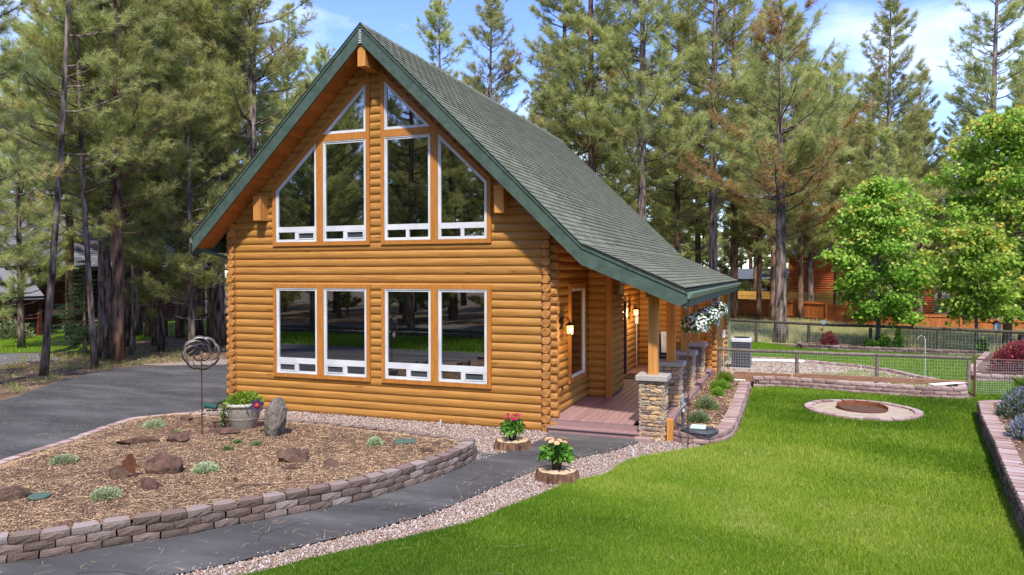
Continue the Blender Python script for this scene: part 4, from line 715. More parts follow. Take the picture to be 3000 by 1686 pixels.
# soffit planks under the overhang, and the porch ceiling
so = bpy.data.objects.new('soffit', None); link(so, rf); so.parent = cabin
def planks(x0, x1, s, k0, y0, y1, off, name='soffit_plank', wv=.098):
    L = abs(x1-x0)*math.hypot(1, s); n = int(L/.1); dx = (x1-x0)/n; sg = math.copysign(1, dx); me = None
    for i in range(n):
        xa, xb = x0+dx*i+.0015*sg, x0+dx*(i+1)-.0015*sg; MB().prism([(xa, roof_z(xa)-off), (xb, roof_z(xb)-off), (xb, roof_z(xb)-off-.02), (xa, roof_z(xa)-off-.02)], 'y', y0, y1).build(name, 'soffit', so)
planks(XC-.02, XLE+.05, SL, 0, YF+.032, .055, .30); planks(XC+.02, XK-.05, SR, 0, YF+.032, .055, .30)
pc = MB(); n_ = 20
for i in range(n_):
    xa = .1+(2.70-.1)*i/n_+.002; xb = .1+(2.70-.1)*(i+1)/n_-.002; pc.prism([(xa, roof_z(xa)-.31), (xb, roof_z(xb)-.31), (xb, roof_z(xb)-.33), (xa, roof_z(xa)-.33)], 'y', .06, 13.2)
pc = pc.build('porch_ceiling', 'soffit', cabin); pc['kind'] = 'stuff'
MB().cbox(XC-.095, XC+.085, -.50, .06, 7.20, 7.66, .008).build('ridge_beam', 'cedar', cabin)
for xa in (-6.60, -.90): MB().cbox(xa, xa+.20, -.21, .07, 4.20, 4.73, .006).build('beam_end', 'cedar', cabin)
# --- porch: deck, steps, pillars
dk = MB().box(.17, 2.28, .30, 8.95, .04, DZ-.03).build('deck', 'dark', cabin); nb = 15; bw = (2.33-.155)/nb
for i in range(nb):
    xa = .155+i*bw+.003; xb = .155+(i+1)*bw-.003; y0 = .06 if xb < 1.84 else .46; MB().cbox(xa, xb, y0+rnd(0, .004), 8.95, DZ-.028, DZ, .004).build('deck_board', 'deck', dk)
MB().box(.155, 1.86, .05, .085, .13, DZ-.032).build('riser', 'deck', dk); MB().cbox(.13, 1.885, -.115, .18, .105, .135, .005).build('step_tread', 'deck', dk); MB().box(.15, 1.87, -.085, -.05, .0, .103).build('riser', 'deck', dk)
MB().box(2.335, 2.37, .42, 8.95, .0, DZ-.004).build('deck_skirt', 'deck', dk)
for b_ in ((2.37, .12), ): MB().cbox(2.36, 2.475, .02, .14, 0, .40, .006).build('corner_post', 'cedar', dk)
stv = []
for k in range(9):
    b = MB(); nx, nz = 5, 4; fr = []
    for j in range(nz):
        for i in range(nx):
            u, t = i/(nx-1), j/(nz-1); e = min(u, 1-u)*4; ez = min(t, 1-t)*3
            fr.append((u-.5+(rnd(-.05, .05) if 0 < i < nx-1 else rnd(-.01, .03)*(1 if i == 0 else -1)), .30*(1-min(1, e))+.22*(1-min(1, ez))+rnd(-.28, .22), t+(rnd(-.06, .06) if 0 < j < nz-1 else rnd(0, .09)*(1 if j == 0 else -1))))
    o = nx*nz; bk = [(-.5, 1, 0), (.5, 1, 0), (.5, 1, 1), (-.5, 1, 1)]
    fs = [(j*nx+i, j*nx+i+1, (j+1)*nx+i+1, (j+1)*nx+i) for j in range(nz-1) for i in range(nx-1)]+[tuple((nz-1)*nx+i for i in range(nx))+(o+2, o+3), tuple(i for i in range(nx-1, -1, -1))+(o, o+1), tuple(j*nx for j in range(nz))+(o+3, o), tuple(j*nx+nx-1 for j in range(nz-1, -1, -1))+(o+1, o+2)]
    b.add(fr+bk, fs); stv.append(b.mesh('stone', 'stone'))
PX = 2.10; PYS = (.16, 2.32, 4.50, 6.72)
for pi_, py in enumerate(PYS):
    pl_ = MB().box(PX-.205, PX+.205, py-.205, py+.205, 0, 1.10).build('pillar', 'mortar', cabin)
    def face(rot, name, joined=None):
        z = .0
        while z < 1.085:
            h = rnd(.055, .105)
            if 1.10-z-h < .045: h = 1.10-z
            x = -.235
            while x < .235:
                l = rnd(.11, .27)
                if .235-x-l < .07: l = .235-x
                c, s = math.cos(rot), math.sin(rot); lx = x+l/2; pos = Vector((PX+c*lx+s*.235, py+s*lx-c*.235, z)); sc3 = (l*.985, .055, h*.97)
                if joined is None:
                    o = link(bpy.data.objects.new(name, random.choice(stv)), pl_); o.location = pos; o.rotation_euler = (0, 0, rot); o.scale = sc3
                else:
                    me = random.choice(stv); joined.cur = random.random(); mm = Matrix.Translation(pos) @ Matrix.Rotation(rot, 4, 'Z') @ Matrix.Diagonal((*sc3, 1)); joined.add([mm @ v.co for v in me.vertices], [tuple(p.vertices) for p in me.polygons])
                x += l
            z += h
    face(0, 'stone'); face(math.pi/2, 'stone'); j = MB(); face(math.pi, 'stones', j); face(-math.pi/2, 'stones', j); j = j.build('stones', 'stone', pl_); j['kind'] = 'stuff'
    MB().cbox(PX-.285, PX+.285, py-.285, py+.285, 1.10, 1.19, .01).build('pillar_cap', 'cap', pl_)
    ps = MB().cbox(PX-.085, PX+.085, py-.09, py+.09, 1.19, 2.60, .006).build('post', 'cedar', pl_)
MB().cbox(2.02, 2.185, -.27, 8.95, 2.605, 2.76, .006).build('porch_beam', 'cedar', cabin)
ft = MB(); ft.cbox(1.80, 2.10, -.20, .0, 0, .08, .02); ft.build('footing_stone', 'blockpink', cabin)
#@@PART3
# ------------------------------------------------------------------ things on and around the porch
def lantern(label, loc, power):
    t = thing('wall_lantern', label, 'lantern', loc, group='lit wall lanterns')
    MB().cbox(-.10, -.075, -.055, .055, .08, .32, .006).build('back_plate', 'bronze', t)
    MB().tube([(-.09, 0, .26), (-.03, 0, .31), (.05, 0, .29), (.07, 0, .22)], .012, 6).build('arm', 'bronze', t)
    MB().lathe([(.012, .225), (.03, .205), (.085, .165), (.098, .150), (.0, .150)], 8, (.07, 0, 0)).build('hood', 'bronze', t)
    fr = MB()
    for a in range(4): c, s = math.cos(math.pi/4+a*math.pi/2), math.sin(math.pi/4+a*math.pi/2); fr.tube([(.07+c*.078, s*.078, .15), (.07+c*.066, s*.066, -.02)], .007, 4)
    fr.lathe([(.0, -.045), (.07, -.03), (.078, -.018), (.0, -.018)], 8, (.07, 0, 0)); fr.build('frame', 'bronze', t)
    gl = MB()
    for a in range(4):
        if a == 2: continue
        c, s = math.cos(a*math.pi/2), math.sin(a*math.pi/2); gl.add([(.07+c*.052-s*.048, s*.052+c*.048, .145), (.07+c*.052+s*.048, s*.052-c*.048, .145), (.07+c*.045+s*.042, s*.045-c*.042, -.018), (.07+c*.045-s*.042, s*.045+c*.042, -.018)], [(0, 1, 2, 3)])
    g_ = gl.build('lamp_glass', 'lampglass', t); MB().ico((.07+.035, -.03, .055), .032, 2, 0, (1, 1, 1.2)).build('bulb', 'bulb', t, True)
    ld = bpy.data.lights.new('lantern_light', 'POINT'); ld.energy = power; ld.color = (1, .68, .36); ld.shadow_soft_size = .05; lo = bpy.data.objects.new('lantern_light', ld); link(lo, t); lo.location = (.20, -.02, .04)
lantern('lit brown wall lantern beside the narrow white side window', (.30, .62, 1.86), 11)
lantern('lit brown wall lantern beside the entry door deep in the porch', (.30, 7.32, 1.86), 24)
t = thing('flood_light', 'cream flood light box on the porch chase wall', 'light', (.73, 3.42, 2.56))
MB().cbox(0, .12, -.09, .09, 0, .2, .01).build('housing', 'plastic', t); MB().tube([(.06, -.05, .2), (.10, -.09, .28)], .035, 8).build('lamp_head', 'plastic', t); MB().tube([(.06, .05, .2), (.10, .08, .28)], .035, 8).build('lamp_head', 'plastic', t)
MB().tube([(.03, .12, .15), (.02, .2, -.1), (.03, .24, .5)], .008, 5).build('cable', 'bronze', t)
t = thing('electrical_box', 'small grey electrical box with conduit in the porch corner', 'electrical box', (.24, 8.15, 1.55)); MB().cbox(-.04, .06, -.07, .07, 0, .22, .008).build('box', 'acgrey', t); MB().tube([(0, 0, 0), (0, 0, -1.25)], .015, 6).build('conduit', 'acgrey', t)
t = thing('outlet_cover', 'small dark outlet cover low on the porch log wall', 'outlet', (.222, .60, .72)); MB().cbox(0, .02, -.035, .035, 0, .09, .004).build('cover', 'bronze', t)
t = thing('door_mat', 'dark door mat on the mauve porch deck', 'mat', (.72, 6.25, DZ+.002)); MB().cbox(-.42, .42, -.48, .48, 0, .018, .006).build('mat_pad', 'black', t)
t = thing('porch_chair', 'dark wicker porch chair at the back of the porch', 'chair', (1.12, 8.0, DZ), math.radians(15))
MB().cbox(-.3, .3, -.28, .30, .32, .42, .02).build('seat', 'black', t); MB().prism([(.24, .42), (.30, .42), (.42, .98), (.36, .98)], 'x', -.3, .3).build('backrest', 'black', t)
for sx in (-1, 1):
    MB().cbox(sx*.32-.035, sx*.32+.035, -.28, .3, .55, .60, .01).build('armrest', 'black', t)
    for yy in (-.24, .26): MB().cbox(sx*.32-.03, sx*.32+.03, yy-.03, yy+.03, 0, .56, .006).build('leg', 'black', t)
t = thing('throw_blanket', 'pale grey throw hanging over the dark porch chair', 'blanket', (1.2, 8.05, DZ+.42), math.radians(15)); q = MB()
for k in range(8):
    for z in range(5): q.add([(-.2+k*.05, .16+z*.025+.01*math.sin(k*2), z*.12+.05), (-.15+k*.05, .16+z*.025+.01*math.sin(k*2+2), z*.12+.05), (-.15+k*.05, .185+z*.025+.01*math.sin(k*2+2), z*.12+.17), (-.2+k*.05, .185+z*.025+.01*math.sin(k*2), z*.12+.17)], [(0, 1, 2, 3)])
q.build('cloth', 'cloth', t)
t = thing('tote_bag', 'white cloth bag standing on the deck by the door mat', 'bag', (1.28, 7.1, DZ+.002)); q = MB(); q.add([(-.11, -.06, 0), (.11, -.05, 0), (.10, .06, 0), (-.10, .05, 0), (-.10, -.03, .2), (.07, -.035, .24), (.06, .03, .22), (-.09, .03, .21)], [(0, 3, 2, 1), (4, 5, 6, 7), (0, 1, 5, 4), (1, 2, 6, 5), (2, 3, 7, 6), (3, 0, 4, 7)]); q.build('bag_body', 'cloth', t); MB().tube([(-.07, 0, .2), (-.05, 0, .33), (.03, 0, .33), (.05, 0, .22)], .008, 5).build('handle', 'black', t)
# rain chain from the gutter corner
t = thing('rain_chain', 'rusty rain chain hanging from the front corner of the gutter', 'chain', (2.80, -.47, 0)); ln = MB(); n = 12
pts = [(math.cos(2*math.pi*k/n)*.017, 0, math.sin(2*math.pi*k/n)*.033) for k in range(n)]
for k in range(n): ln.tube([pts[k], pts[(k+1) % n]], .0055, 4, False)
lm = ln.mesh('link', 'chain'); z = 2.56; k = 0
while z > .03: o = link(bpy.data.objects.new('link', lm), t); o.location = (rnd(-.004, .004), rnd(-.004, .004), z); o.rotation_euler = (0, 0, math.pi/2*(k % 2)+rnd(-.3, .3)); z -= .053; k += 1
# hanging baskets of white petunias
def basket(label, loc, sc, seed):
    t = thing('hanging_basket', label, 'hanging basket', loc, group='flower baskets along the eave')
    MB().lathe([(.0, -.14), (.09, -.13), (.15, -.05), (.165, .02), (.15, .02), (.0, .0)], 14).build('pot', 'bronze', t, True)
    h = MB()
    for a in range(3): h.tube([(.15*math.cos(a*2.1), .15*math.sin(a*2.1), .02), (0, 0, .42)], .003, 4)
    h.tube([(0, 0, .42), (0, 0, .60)], .004, 4); h.build('hanger', 'chain', t)
    d = sph(1700, -.75); r = np.array([.25, .25, .20])*sc; c = d*r*RNG.uniform(.55, 1.12, (len(d), 1)); c[:, 2] -= .02; link(bpy.data.objects.new('foliage', leaf_mesh('foliage', c, d+RNG.normal(0, .6, d.shape), RNG.uniform(.03, .055, len(d)), 'potleaf', RNG.random(len(d))*.7, .6)), t)
    d = sph(300, -.8); c = d*r*RNG.uniform(.88, 1.2, (len(d), 1)); V = []; F = []; R = []; k = 0
    for p, nn in zip(c, d):
        nn = Vector(nn)+Vector((rnd(-.4, .4), rnd(-.4, .4), rnd(-.1, .5))); nn.normalize(); u = nn.orthogonal().normalized(); v_ = nn.cross(u); s = rnd(.021, .033); rr = 1.0 if random.random() < .05 else rnd(.3, .9); b0 = len(V); V.append(Vector(p)-nn*.006); R.append(.3)
        for j in range(10): a = j*.6283; q_ = 1 if j % 2 else .78; V.append(Vector(p)+(u*math.cos(a)+v_*math.sin(a))*s*q_+nn*.006); R.append(rr)
        F += [(b0, b0+1+j, b0+1+(j+1) % 10) for j in range(10)]
    link(bpy.data.objects.new('blossoms', tri_mesh('blossoms', np.array([tuple(v) for v in V]), np.array(F), 'petunia', np.array(R))), t)
basket('nearest hanging basket full of white petunias, by the rain chain', (2.66, 1.80, 2.02), 1.0, 1); basket('middle hanging basket of white petunias along the eave', (2.66, 4.25, 2.05), .95, 2); basket('farthest hanging basket of white petunias, over the back room window', (2.66, 6.45, 2.08), 1.0, 3)
t = thing('wind_chime', 'slim metal wind chime hanging under the porch eave', 'wind chime', (2.30, 3.4, 2.1))
for a in range(5): MB().tube([(.04*math.cos(a*1.26), .04*math.sin(a*1.26), .35), (.04*math.cos(a*1.26), .04*math.sin(a*1.26), .05+.02*a)], .006, 6).build('chime_tube', 'wire', t)
MB().lathe([(0, .37), (.05, .37), (.05, .355), (0, .355)], 12).build('top_plate', 'wire', t); MB().tube([(0, 0, .36), (0, 0, .5)], .002, 4).build('cord', 'black', t); MB().lathe([(0, -.1), (.03, -.1), (.03, -.09), (0, -.09)], 10).build('clapper', 'wire', t)
# spigot, hose, valve box in the porch bed
t = thing('hose_bib', 'black standpipe hydrant with blue grey handle in the porch bed', 'spigot', (2.58, .55, .15)); MB().tube([(0, 0, 0), (0, 0, .40)], .028, 8).build('pipe', 'hose', t); MB().tube([(0, 0, .36), (0, 0, .47)], .036, 8).build('head', 'wire', t); MB().cbox(-.015, .02, -.05, .05, .46, .60, .004).build('handle', 'birdblue', t); MB().tube([(.01, -.03, .38), (.02, -.09, .36), (.02, -.11, .32)], .015, 6).build('spout', 'wire', t)
t = thing('garden_hose', 'coil of grey garden hose lying on the porch bed edging', 'hose', (2.92, .12, .185)); q = MB()
for k in range(5):
    rr = .22+.017*k; q.tube([(rr*1.15*math.cos(a), rr*.78*math.sin(a)+.02*k, .02+.018*(k % 3)+.006*math.sin(3*a+k)) for a in np.linspace(0, 2*math.pi, 28)], .0125, 6, False)
q.tube([(-.30, .35, .40), (-.42, .28, .25), (-.44, .18, .08), (-.30, .02, .03), (-.1, -.17, .025), (.15, -.19, .02), (.3, -.08, .02)], .0125, 6); q.tube([(-.32, .38, .40), (-.24, .34, .3), (-.22, .25, .1), (-.25, .1, .04)], .0125, 6); q.build('hose_coil', 'hose', t, True)
t = thing('valve_box', 'pale green rectangular valve box lid amid the hose coil', 'valve box', (2.90, .17, .18)); MB().cbox(-.14, .14, -.15, .16, -.03, .09, .012).build('body', 'hose', t); MB().cbox(-.135, .135, -.15, .16, .088, .11, .012).build('lid', 'lidpale', t)
t = thing('path_light', 'short black stub pipe at the far end of the porch bed', 'pipe', (2.62, 8.15, .1)); MB().lathe([(0, 0), (.05, 0), (.05, .14), (.042, .14), (.042, .02)], 12).build('pipe', 'birdblue', t)
# ------------------------------------------------------------------ small plants
def tuft(name, label, cat, loc, R, H, n, mat_, size, rmean=.5, asp=.35, group=None, spiky=0.0, up=.0, rsd=.22):
    t = thing(name, label, cat, loc, rnd(0, 6), group); d = sph(n, up-.05); c = d*np.array([R, R, H])*RNG.uniform(.35, .95, (len(d), 1)); c[:, 2] = np.maximum(c[:, 2], .005); dr = d+RNG.normal(0, .45, d.shape); dr[:, 2] += .3+spiky
    rv = np.clip(RNG.normal(rmean, rsd, len(d))+.25*(c[:, 2]/H-.5), 0, 1); link(bpy.data.objects.new('foliage', leaf_mesh('foliage', c, dr, RNG.uniform(.7, 1.2, len(d))*size, mat_, rv, asp)), t)
    st = MB()
    for k in range(9): a = rnd(0, 6.28); st.tube([(0, 0, 0), (R*.35*math.cos(a), R*.35*math.sin(a), H*.4), (R*.6*math.cos(a), R*.6*math.sin(a), H*.75)], [.006, .004, .002], 4)
    st.build('stems', 'barkmaple', t); return t
for k, (x, y, r, h, lab) in enumerate(((-5.79, -5.39, .20, .10, 'flat silvery sage clump near the driveway edging'), (-3.68, -6.47, .19, .12, 'silvery sage clump in front of the broken red rocks'), (-3.43, -5.04, .19, .13, 'round silvery sage clump alone in the middle of the bed'), (-6.54, -3.00, .21, .13, 'silvery sage clump at the back of the bed by the driveway'), (-1.97, -2.82, .13, .14, 'small silvery sage clump beside the green square lid'))):
    tuft('sage_plant', lab, 'plant', (x, y, bz(x, y)), r, h, 1900, 'sage', .032, .6, .5, 'silvery sage clumps')
for x, y, r, lab in ((-4.21, -3.5, .10, 'sparse green seedling before the standing grey stone'), (-3.77, -3.54, .09, 'tiny green seedling right of the flower stake'), (-5.68, -3.35, .08, 'small green sprout beside the flat red rock'), (-4.0, -3.95, .08, 'faint green sprout in the open mulch')): tuft('seedling', lab, 'plant', (x, y, bz(x, y)), r, .06, 130, 'herb', .04)
for (x, y, r, h, m_, lab, rm) in ((2.80, 1.28, .22, .22, 'herb', 'pale green thyme mound nearest the porch valve box', .7), (2.80, 2.70, .27, .30, 'herb', 'lavender mound with dark purple spikes in the porch bed', .72), (2.86, 4.55, .16, .2, 'vine', 'small yellow green plant in the porch bed', .6), (2.84, 5.6, .27, .25, 'vine', 'larger bright green mound in the porch bed', .45), (2.84, 6.95, .24, .28, 'vine', 'farthest bright green mound in the porch bed', .4)): tuft('bed_plant', lab, 'plant', (x, y, .15), r, h, 1500, m_, .05, rm, .28, 'mounds in the porch bed', .3)
# catmint, barberry and ornamental grass by the border
tuft('catmint_bush', 'large grey green catmint bush with purple spikes at the lawn corner', 'bush', (8.75, 3.0, .30), .62, .62, 5200, 'lavend', .085, .48, .22, None, .7)
tuft('catmint_bush', 'purple catmint bush cut by the photo edge', 'bush', (8.25, .95, .30), .45, .42, 3000, 'lavend', .08, .6, .22, None, .7)
tuft('barberry_shrub', 'dark red barberry shrub behind the iron gate', 'shrub', (10.75, 11.6, .17), .85, .95, 5200, 'barberry', .09, .55, .5)
tuft('barberry_shrub', 'small reddish shrub with sparse leaves in the planting strip', 'shrub', (5.95, 18.6, .16), .35, .55, 500, 'barberry', .10, .35, .4, None, .8)
t = thing('ornamental_grass', 'green fountain of ornamental grass behind the catmint', 'grass clump', (9.15, 3.9, .30)); a = RNG.uniform(0, 6.28, 900); r0 = RNG.uniform(0, .12, 900); link(bpy.data.objects.new('leaves', leaf_mesh('leaves', np.stack([r0*np.cos(a), r0*np.sin(a), 0*a], 1), np.stack([np.cos(a)*RNG.uniform(.1, .8, 900), np.sin(a)*RNG.uniform(.1, .8, 900), np.ones(900)], 1), RNG.uniform(.5, .95, 900), 'vine', RNG.random(900)*.8, .02, 0, .12)), t)
for x, y, r, h, lab in ((7.9, 18.45, .22, .5, 'leafy sapling left of the tall one in the planting strip'), (8.4, 18.35, .17, .75, 'tall leafy sapling standing in the planting strip'), (11.1, 18.0, .16, .55, 'leafy sapling beside the thin maple trunk'), (7.45, 18.6, .3, .22, 'low green plants at the foot of the smaller maple')): tuft('sapling', lab, 'plant', (x, y, .16), r, h, 420, 'potleaf', .11, .5, .6, None, .3)
# ------------------------------------------------------------------ raised bed: rocks and garden ornaments
def rock(label, loc, sx, sy, sz, rz, mat_='rockred', seed=0, tilt=(0, 0), sub=3, name='rock', ang=.26):
    r = np.random.default_rng(seed); b = bmesh.new(); bmesh.ops.create_icosphere(b, subdivisions=sub, radius=1); P0 = np.array([v.co[:] for v in b.verts])
    pl2 = r.normal(size=(16, 3)); pl2 /= np.linalg.norm(pl2, axis=1, keepdims=True); lim = r.uniform(.42, .85, 16) if ang < .5 else r.uniform(.80, .98, 16); q = P0.copy()
    for nn, l in zip(pl2, lim): d_ = q @ nn; ex = np.maximum(0, d_-l); q -= ex[:, None]*nn*.92
    q *= 1+.05*np.sin(q[:, [0]]*9+1)*np.sin(q[:, [1]]*8)+r.normal(0, .028, (len(q), 1)); q *= np.array([sx, sy, sz])
    for v, c in zip(b.verts, q): v.co = c
    me = bpy.data.meshes.new(name); b.to_mesh(me); b.free(); me.materials.append(M[mat_]); o = link(bpy.data.objects.new(name, me)); o.location = loc; o.rotation_euler = (tilt[0], tilt[1], rz); return tag(o, label, 'rock')
RK = [('broad red lava boulder half out of frame on the left', -4.78, -6.95, .42, .26, .20, .5), ('upright red rock left of the walking figure silhouette', -4.22, -5.82, .17, .14, .22, .3), ('large brown boulder right of the walking figure silhouette', -3.95, -5.35, .36, .24, .27, .6), ('small angular red rock in front of the brown boulder', -3.55, -5.92, .26, .15, .16, .2), ('long low dark red rock slab toward the driveway', -5.75, -4.15, .46, .15, .13, .75), ('flat topped dark red rock behind the slab', -5.25, -3.75, .34, .26, .17, .2), ('flat red rock at the foot of the planter', -4.95, -2.98, .34, .22, .11, .4), ('dark rock tucked behind the planter', -5.42, -2.62, .30, .18, .12, .1), ('small red rock by the back edging', -6.40, -2.35, .22, .13, .09, .4), ('wide half buried reddish rock in the bed centre', -2.62, -4.12, .42, .34, .17, .4), ('pale flat rock before the half buried one', -2.30, -4.52, .22, .10, .07, .2), ('knobbly brown rock at the right of the half buried one', -1.88, -4.22, .19, .13, .13, .5), ('thin red slab near the rounded end of the block wall', -.92, -2.95, .25, .09, .08, -.15)]
for k, (lab, x, y, sx, sy, sz, rz) in enumerate(RK): rock(lab, (x, y, bz(x, y)+sz*.20), sx*.86, sy*.86, sz*.86, rz, seed=k+3, tilt=(rnd(-.1, .1), rnd(-.12, .12)))
o = rock('tall grey tuff stone standing upright beside the flower stake', (-3.98, -2.80, .48), .19, .17, .42, .2, 'rockgrey', 77, (0, .16), 4, 'standing_stone', 1.0)
t = thing('metal_silhouette', 'rusty flat steel cutout of a walking figure among the rocks', 'garden ornament', (-4.10, -5.74, bz(-4.1, -5.74)), math.radians(44))
sil = [(-.01, .42), (.035, .435), (.062, .405), (.055, .36), (.10, .33), (.105, .25), (.155, .20), (.20, .185), (.195, .165), (.14, .17), (.095, .20), (.085, .155), (.105, .08), (.13, -.02), (.075, -.02), (.045, .075), (.025, .11), (-.02, .05), (-.055, -.02), (-.11, -.01), (-.075, .06), (-.04, .14), (-.055, .20), (-.075, .19), (-.115, .12), (-.14, .13), (-.115, .24), (-.085, .32), (-.04, .37)]
sil = [(x*.80, z*.80) for x, z in sil]; MB().prism(sil, 'y', -.004, .004).build('steel_plate', 'rustdark', t); MB().tube([(.10, 0, .02), (.10, 0, -.12)], .005, 4).build('stake', 'rust', t)
# kinetic wind spinner
sz0 = bz(-5.17, -3.25); t = thing('wind_spinner', 'tall kinetic wind spinner of curled steel bands on a thin pole', 'wind spinner', (-5.18, -3.25, sz0), math.radians(42))
MB().tube([(0, 0, -.05), (0, 0, 1.40-sz0+.2)], .011, 6).build('pole', 'chain', t); hub = 1.655-sz0
def band(cx, cz, r, y0, tw, a0, a1, wd, n=22):
    q = MB(); vs = []
    for k in range(n+1):
        s = k/n; a = a0+(a1-a0)*s; w_ = wd*math.sin(math.pi*(s*.86+.07))**.7; th = .75+tw*(s-.5); dx, dy = math.cos(a)*math.sin(th)*w_/2, math.cos(th)*w_/2; px, pz = cx+r*math.cos(a), cz+r*math.sin(a); dz = math.sin(a)*math.sin(th)*w_/2
        vs += [(px-dx, y0-dy, pz-dz), (px+dx, y0+dy, pz+dz), (px+dx+.002*math.cos(a), y0+dy, pz+dz+.002*math.sin(a)), (px-dx+.002*math.cos(a), y0-dy, pz-dz+.002*math.sin(a))]
    fs = [(4*k+i, 4*k+(i+1) % 4, 4*k+4+(i+1) % 4, 4*k+4+i) for k in range(n) for i in range(4)]; return q.add(vs, fs)
for k in range(8):
    a = k*math.pi/4+.2; rr = .185; band(.135*math.cos(a), hub+.125*math.sin(a), rr*.86, -.05, 1.3, a-2.3, a+1.0, .052).build('curled_band', 'steel', t, True)
for k in range(6):
    a = k*math.pi/3; band(.07*math.cos(a), hub+.07*math.sin(a), .085, .05, 1.2, a-2.2, a+1.2, .032, 16).build('inner_band', 'steel', t, True)
MB().lathe([(0, -.03), (.022, -.02), (.022, .02), (0, .03)], 10, (0, 0, hub)).build('hub', 'steel', t)
# large planter
px, py = -4.92, -2.50; pz = bz(px, py)-.01; t = thing('garden_planter', 'large taupe urn planter with ringed body and pale rim', 'planter', (px, py, pz))
MB().lathe([(0, 0), (.205, 0), (.215, .02), (.25, .17), (.262, .20), (.268, .21), (.262, .22), (.27, .24), (.295, .42), (.29, .44), (.0, .44)], 28).build('body', 'planter', t, True); MB().lathe([(.285, .425), (.315, .435), (.33, .46), (.325, .49), (.30, .50), (.27, .49), (.265, .44)], 28).build('rim', 'planterrim', t, True); MB().lathe([(0, .465), (.27, .46)], 20).build('soil', 'soil', t)
t = thing('creeping_jenny', 'bright green leafy plant spilling from the taupe planter', 'plant', (px, py, pz+.46)); d = sph(1500, -.05); c = d*np.array([.34, .34, .20])*RNG.uniform(.4, 1, (len(d), 1)); link(bpy.data.objects.new('foliage', leaf_mesh('foliage', c, d+RNG.normal(0, .5, d.shape)+np.array([0, 0, .4]), RNG.uniform(.035, .07, len(d)), 'vine', RNG.random(len(d)), .6)), t)
n = 330; a = RNG.normal(3.5, .35, n); zz = -RNG.random(n)**.8*.44; rr = .335+.05*RNG.random(n); c = np.stack([rr*np.cos(a), rr*np.sin(a), zz+.03], 1); link(bpy.data.objects.new('trailing_vine', leaf_mesh('trailing_vine', c, np.stack([np.cos(a), np.sin(a), -.8+0*a], 1)+RNG.normal(0, .4, (n, 3)), RNG.uniform(.03, .055, n), 'herb', RNG.random(n)*.6, .6)), t)
st = MB()
for k in range(8): a = rnd(0, 6.28); st.tube([(0, 0, 0), (.2*math.cos(a), .2*math.sin(a), .12)], .004, 4)
st.build('stems', 'barkmaple', t)
t = thing('flower_stake', 'metal flower garden stake with purple petals and red centre', 'garden stake', (-4.29, -2.90, bz(-4.29, -2.9)), math.radians(38)); h = .53
for k in range(6):
    a = k*math.pi/3+.3; c, s = math.cos(a), math.sin(a); u = np.array([(0, 0), (.045, -.035), (.095, -.042), (.125, -.01), (.12, .02), (.09, .042), (.045, .035)]); MB().add([(c*p-s*q_, -.01-.15*p, h+s*p+c*q_) for p, q_ in u]+[(c*p-s*q_, -.006-.15*p, h+s*p+c*q_) for p, q_ in u], [tuple(range(7)), tuple(range(13, 6, -1))]+[(i, i+7, (i+1) % 7+7, (i+1) % 7) for i in range(7)]).build('petal', 'petaldark', t)
MB().ico((0, -.03, h), .042, 2, 0, (1, .5, 1)).build('flower_centre', 'red', t, True); MB().tube([(0, 0, h), (.005, 0, h-.25), (0, 0, -.06)], .006, 5).build('stem', 'rustpipe', t); MB().tube([(.0, 0, .15)]+[(.05+.035*(1-k/14)*math.cos(k*.6), 0, .22+.035*(1-k/14)*math.sin(k*.6)) for k in range(14)], .004, 4).build('scroll', 'rustpipe', t)
for sx in (-1,): MB().add([(0, 0, .16), (-.06, -.01, .19), (-.10, 0, .17), (-.05, .01, .14)], [(0, 1, 2, 3)]).build('leaf', 'rustpipe', t)
t = thing('drain_pipe', 'green corrugated drain pipe end by the cabin corner', 'pipe', (-7.30, -.55, .02)); pr = []; q = MB()
pts = [(-.02*k*1.0-.03, -.005*k, .08+.003*k) for k in range(14)]; q.tube(pts, [.062 if k % 2 else .052 for k in range(14)], 10); q.build('corrugated_pipe', 'tealpipe', t)
for lab, x, y, rz, sh in (('faded green round irrigation lid at the left edge of the bed', -4.45, -6.78, 0, 0), ('faded green square irrigation lid near the wall end', -1.60, -2.48, .5, 1)):
    t = thing('irrigation_lid', lab, 'lid', (x, y, bz(x, y)+.012), rz); (MB().lathe([(0, .0), (.13, 0), (.13, .02), (.12, .028), (0, .03)], 20) if not sh else MB().cbox(-.17, .17, -.12, .12, 0, .03, .008)).build('cover', 'lidgreen', t)
for k, (x, y) in enumerate(((-3.12, -5.69), (-1.98, -5.03), (-2.62, -5.35))):
    t = thing('pine_cone', ('pine cone on the mulch nearest the block wall', 'pine cone below the half buried rock', 'smaller pine cone behind the first')[k], 'pine cone', (x, y, bz(x, y)+.03), rnd(0, 6)); q = MB()
    for i in range(7):
        for j in range(8):
            a = j*.785+i*.4; r = .034*math.sin(math.pi*(.12+.8*i/7)); q.add([(i*.013-.04, r*.5*math.cos(a-.3), r*.5*math.sin(a-.3)), (i*.013-.04, r*.5*math.cos(a+.3), r*.5*math.sin(a+.3)), (i*.013-.028, r*1.15*math.cos(a), r*1.15*math.sin(a))], [(0, 1, 2)])
    q.build('scales', 'pinecone', t)
t = thing('fallen_stick', 'bent dead stick lying on the mulch', 'stick', (-2.2, -5.45, bz(-2.2, -5.45)+.02), .5); MB().tube([(-.25, -.05, 0), (-.1, .02, .01), (.1, .03, .0), (.3, .02, .01)], [.008, .010, .008, .004], 5).build('branch', 'bark', t)
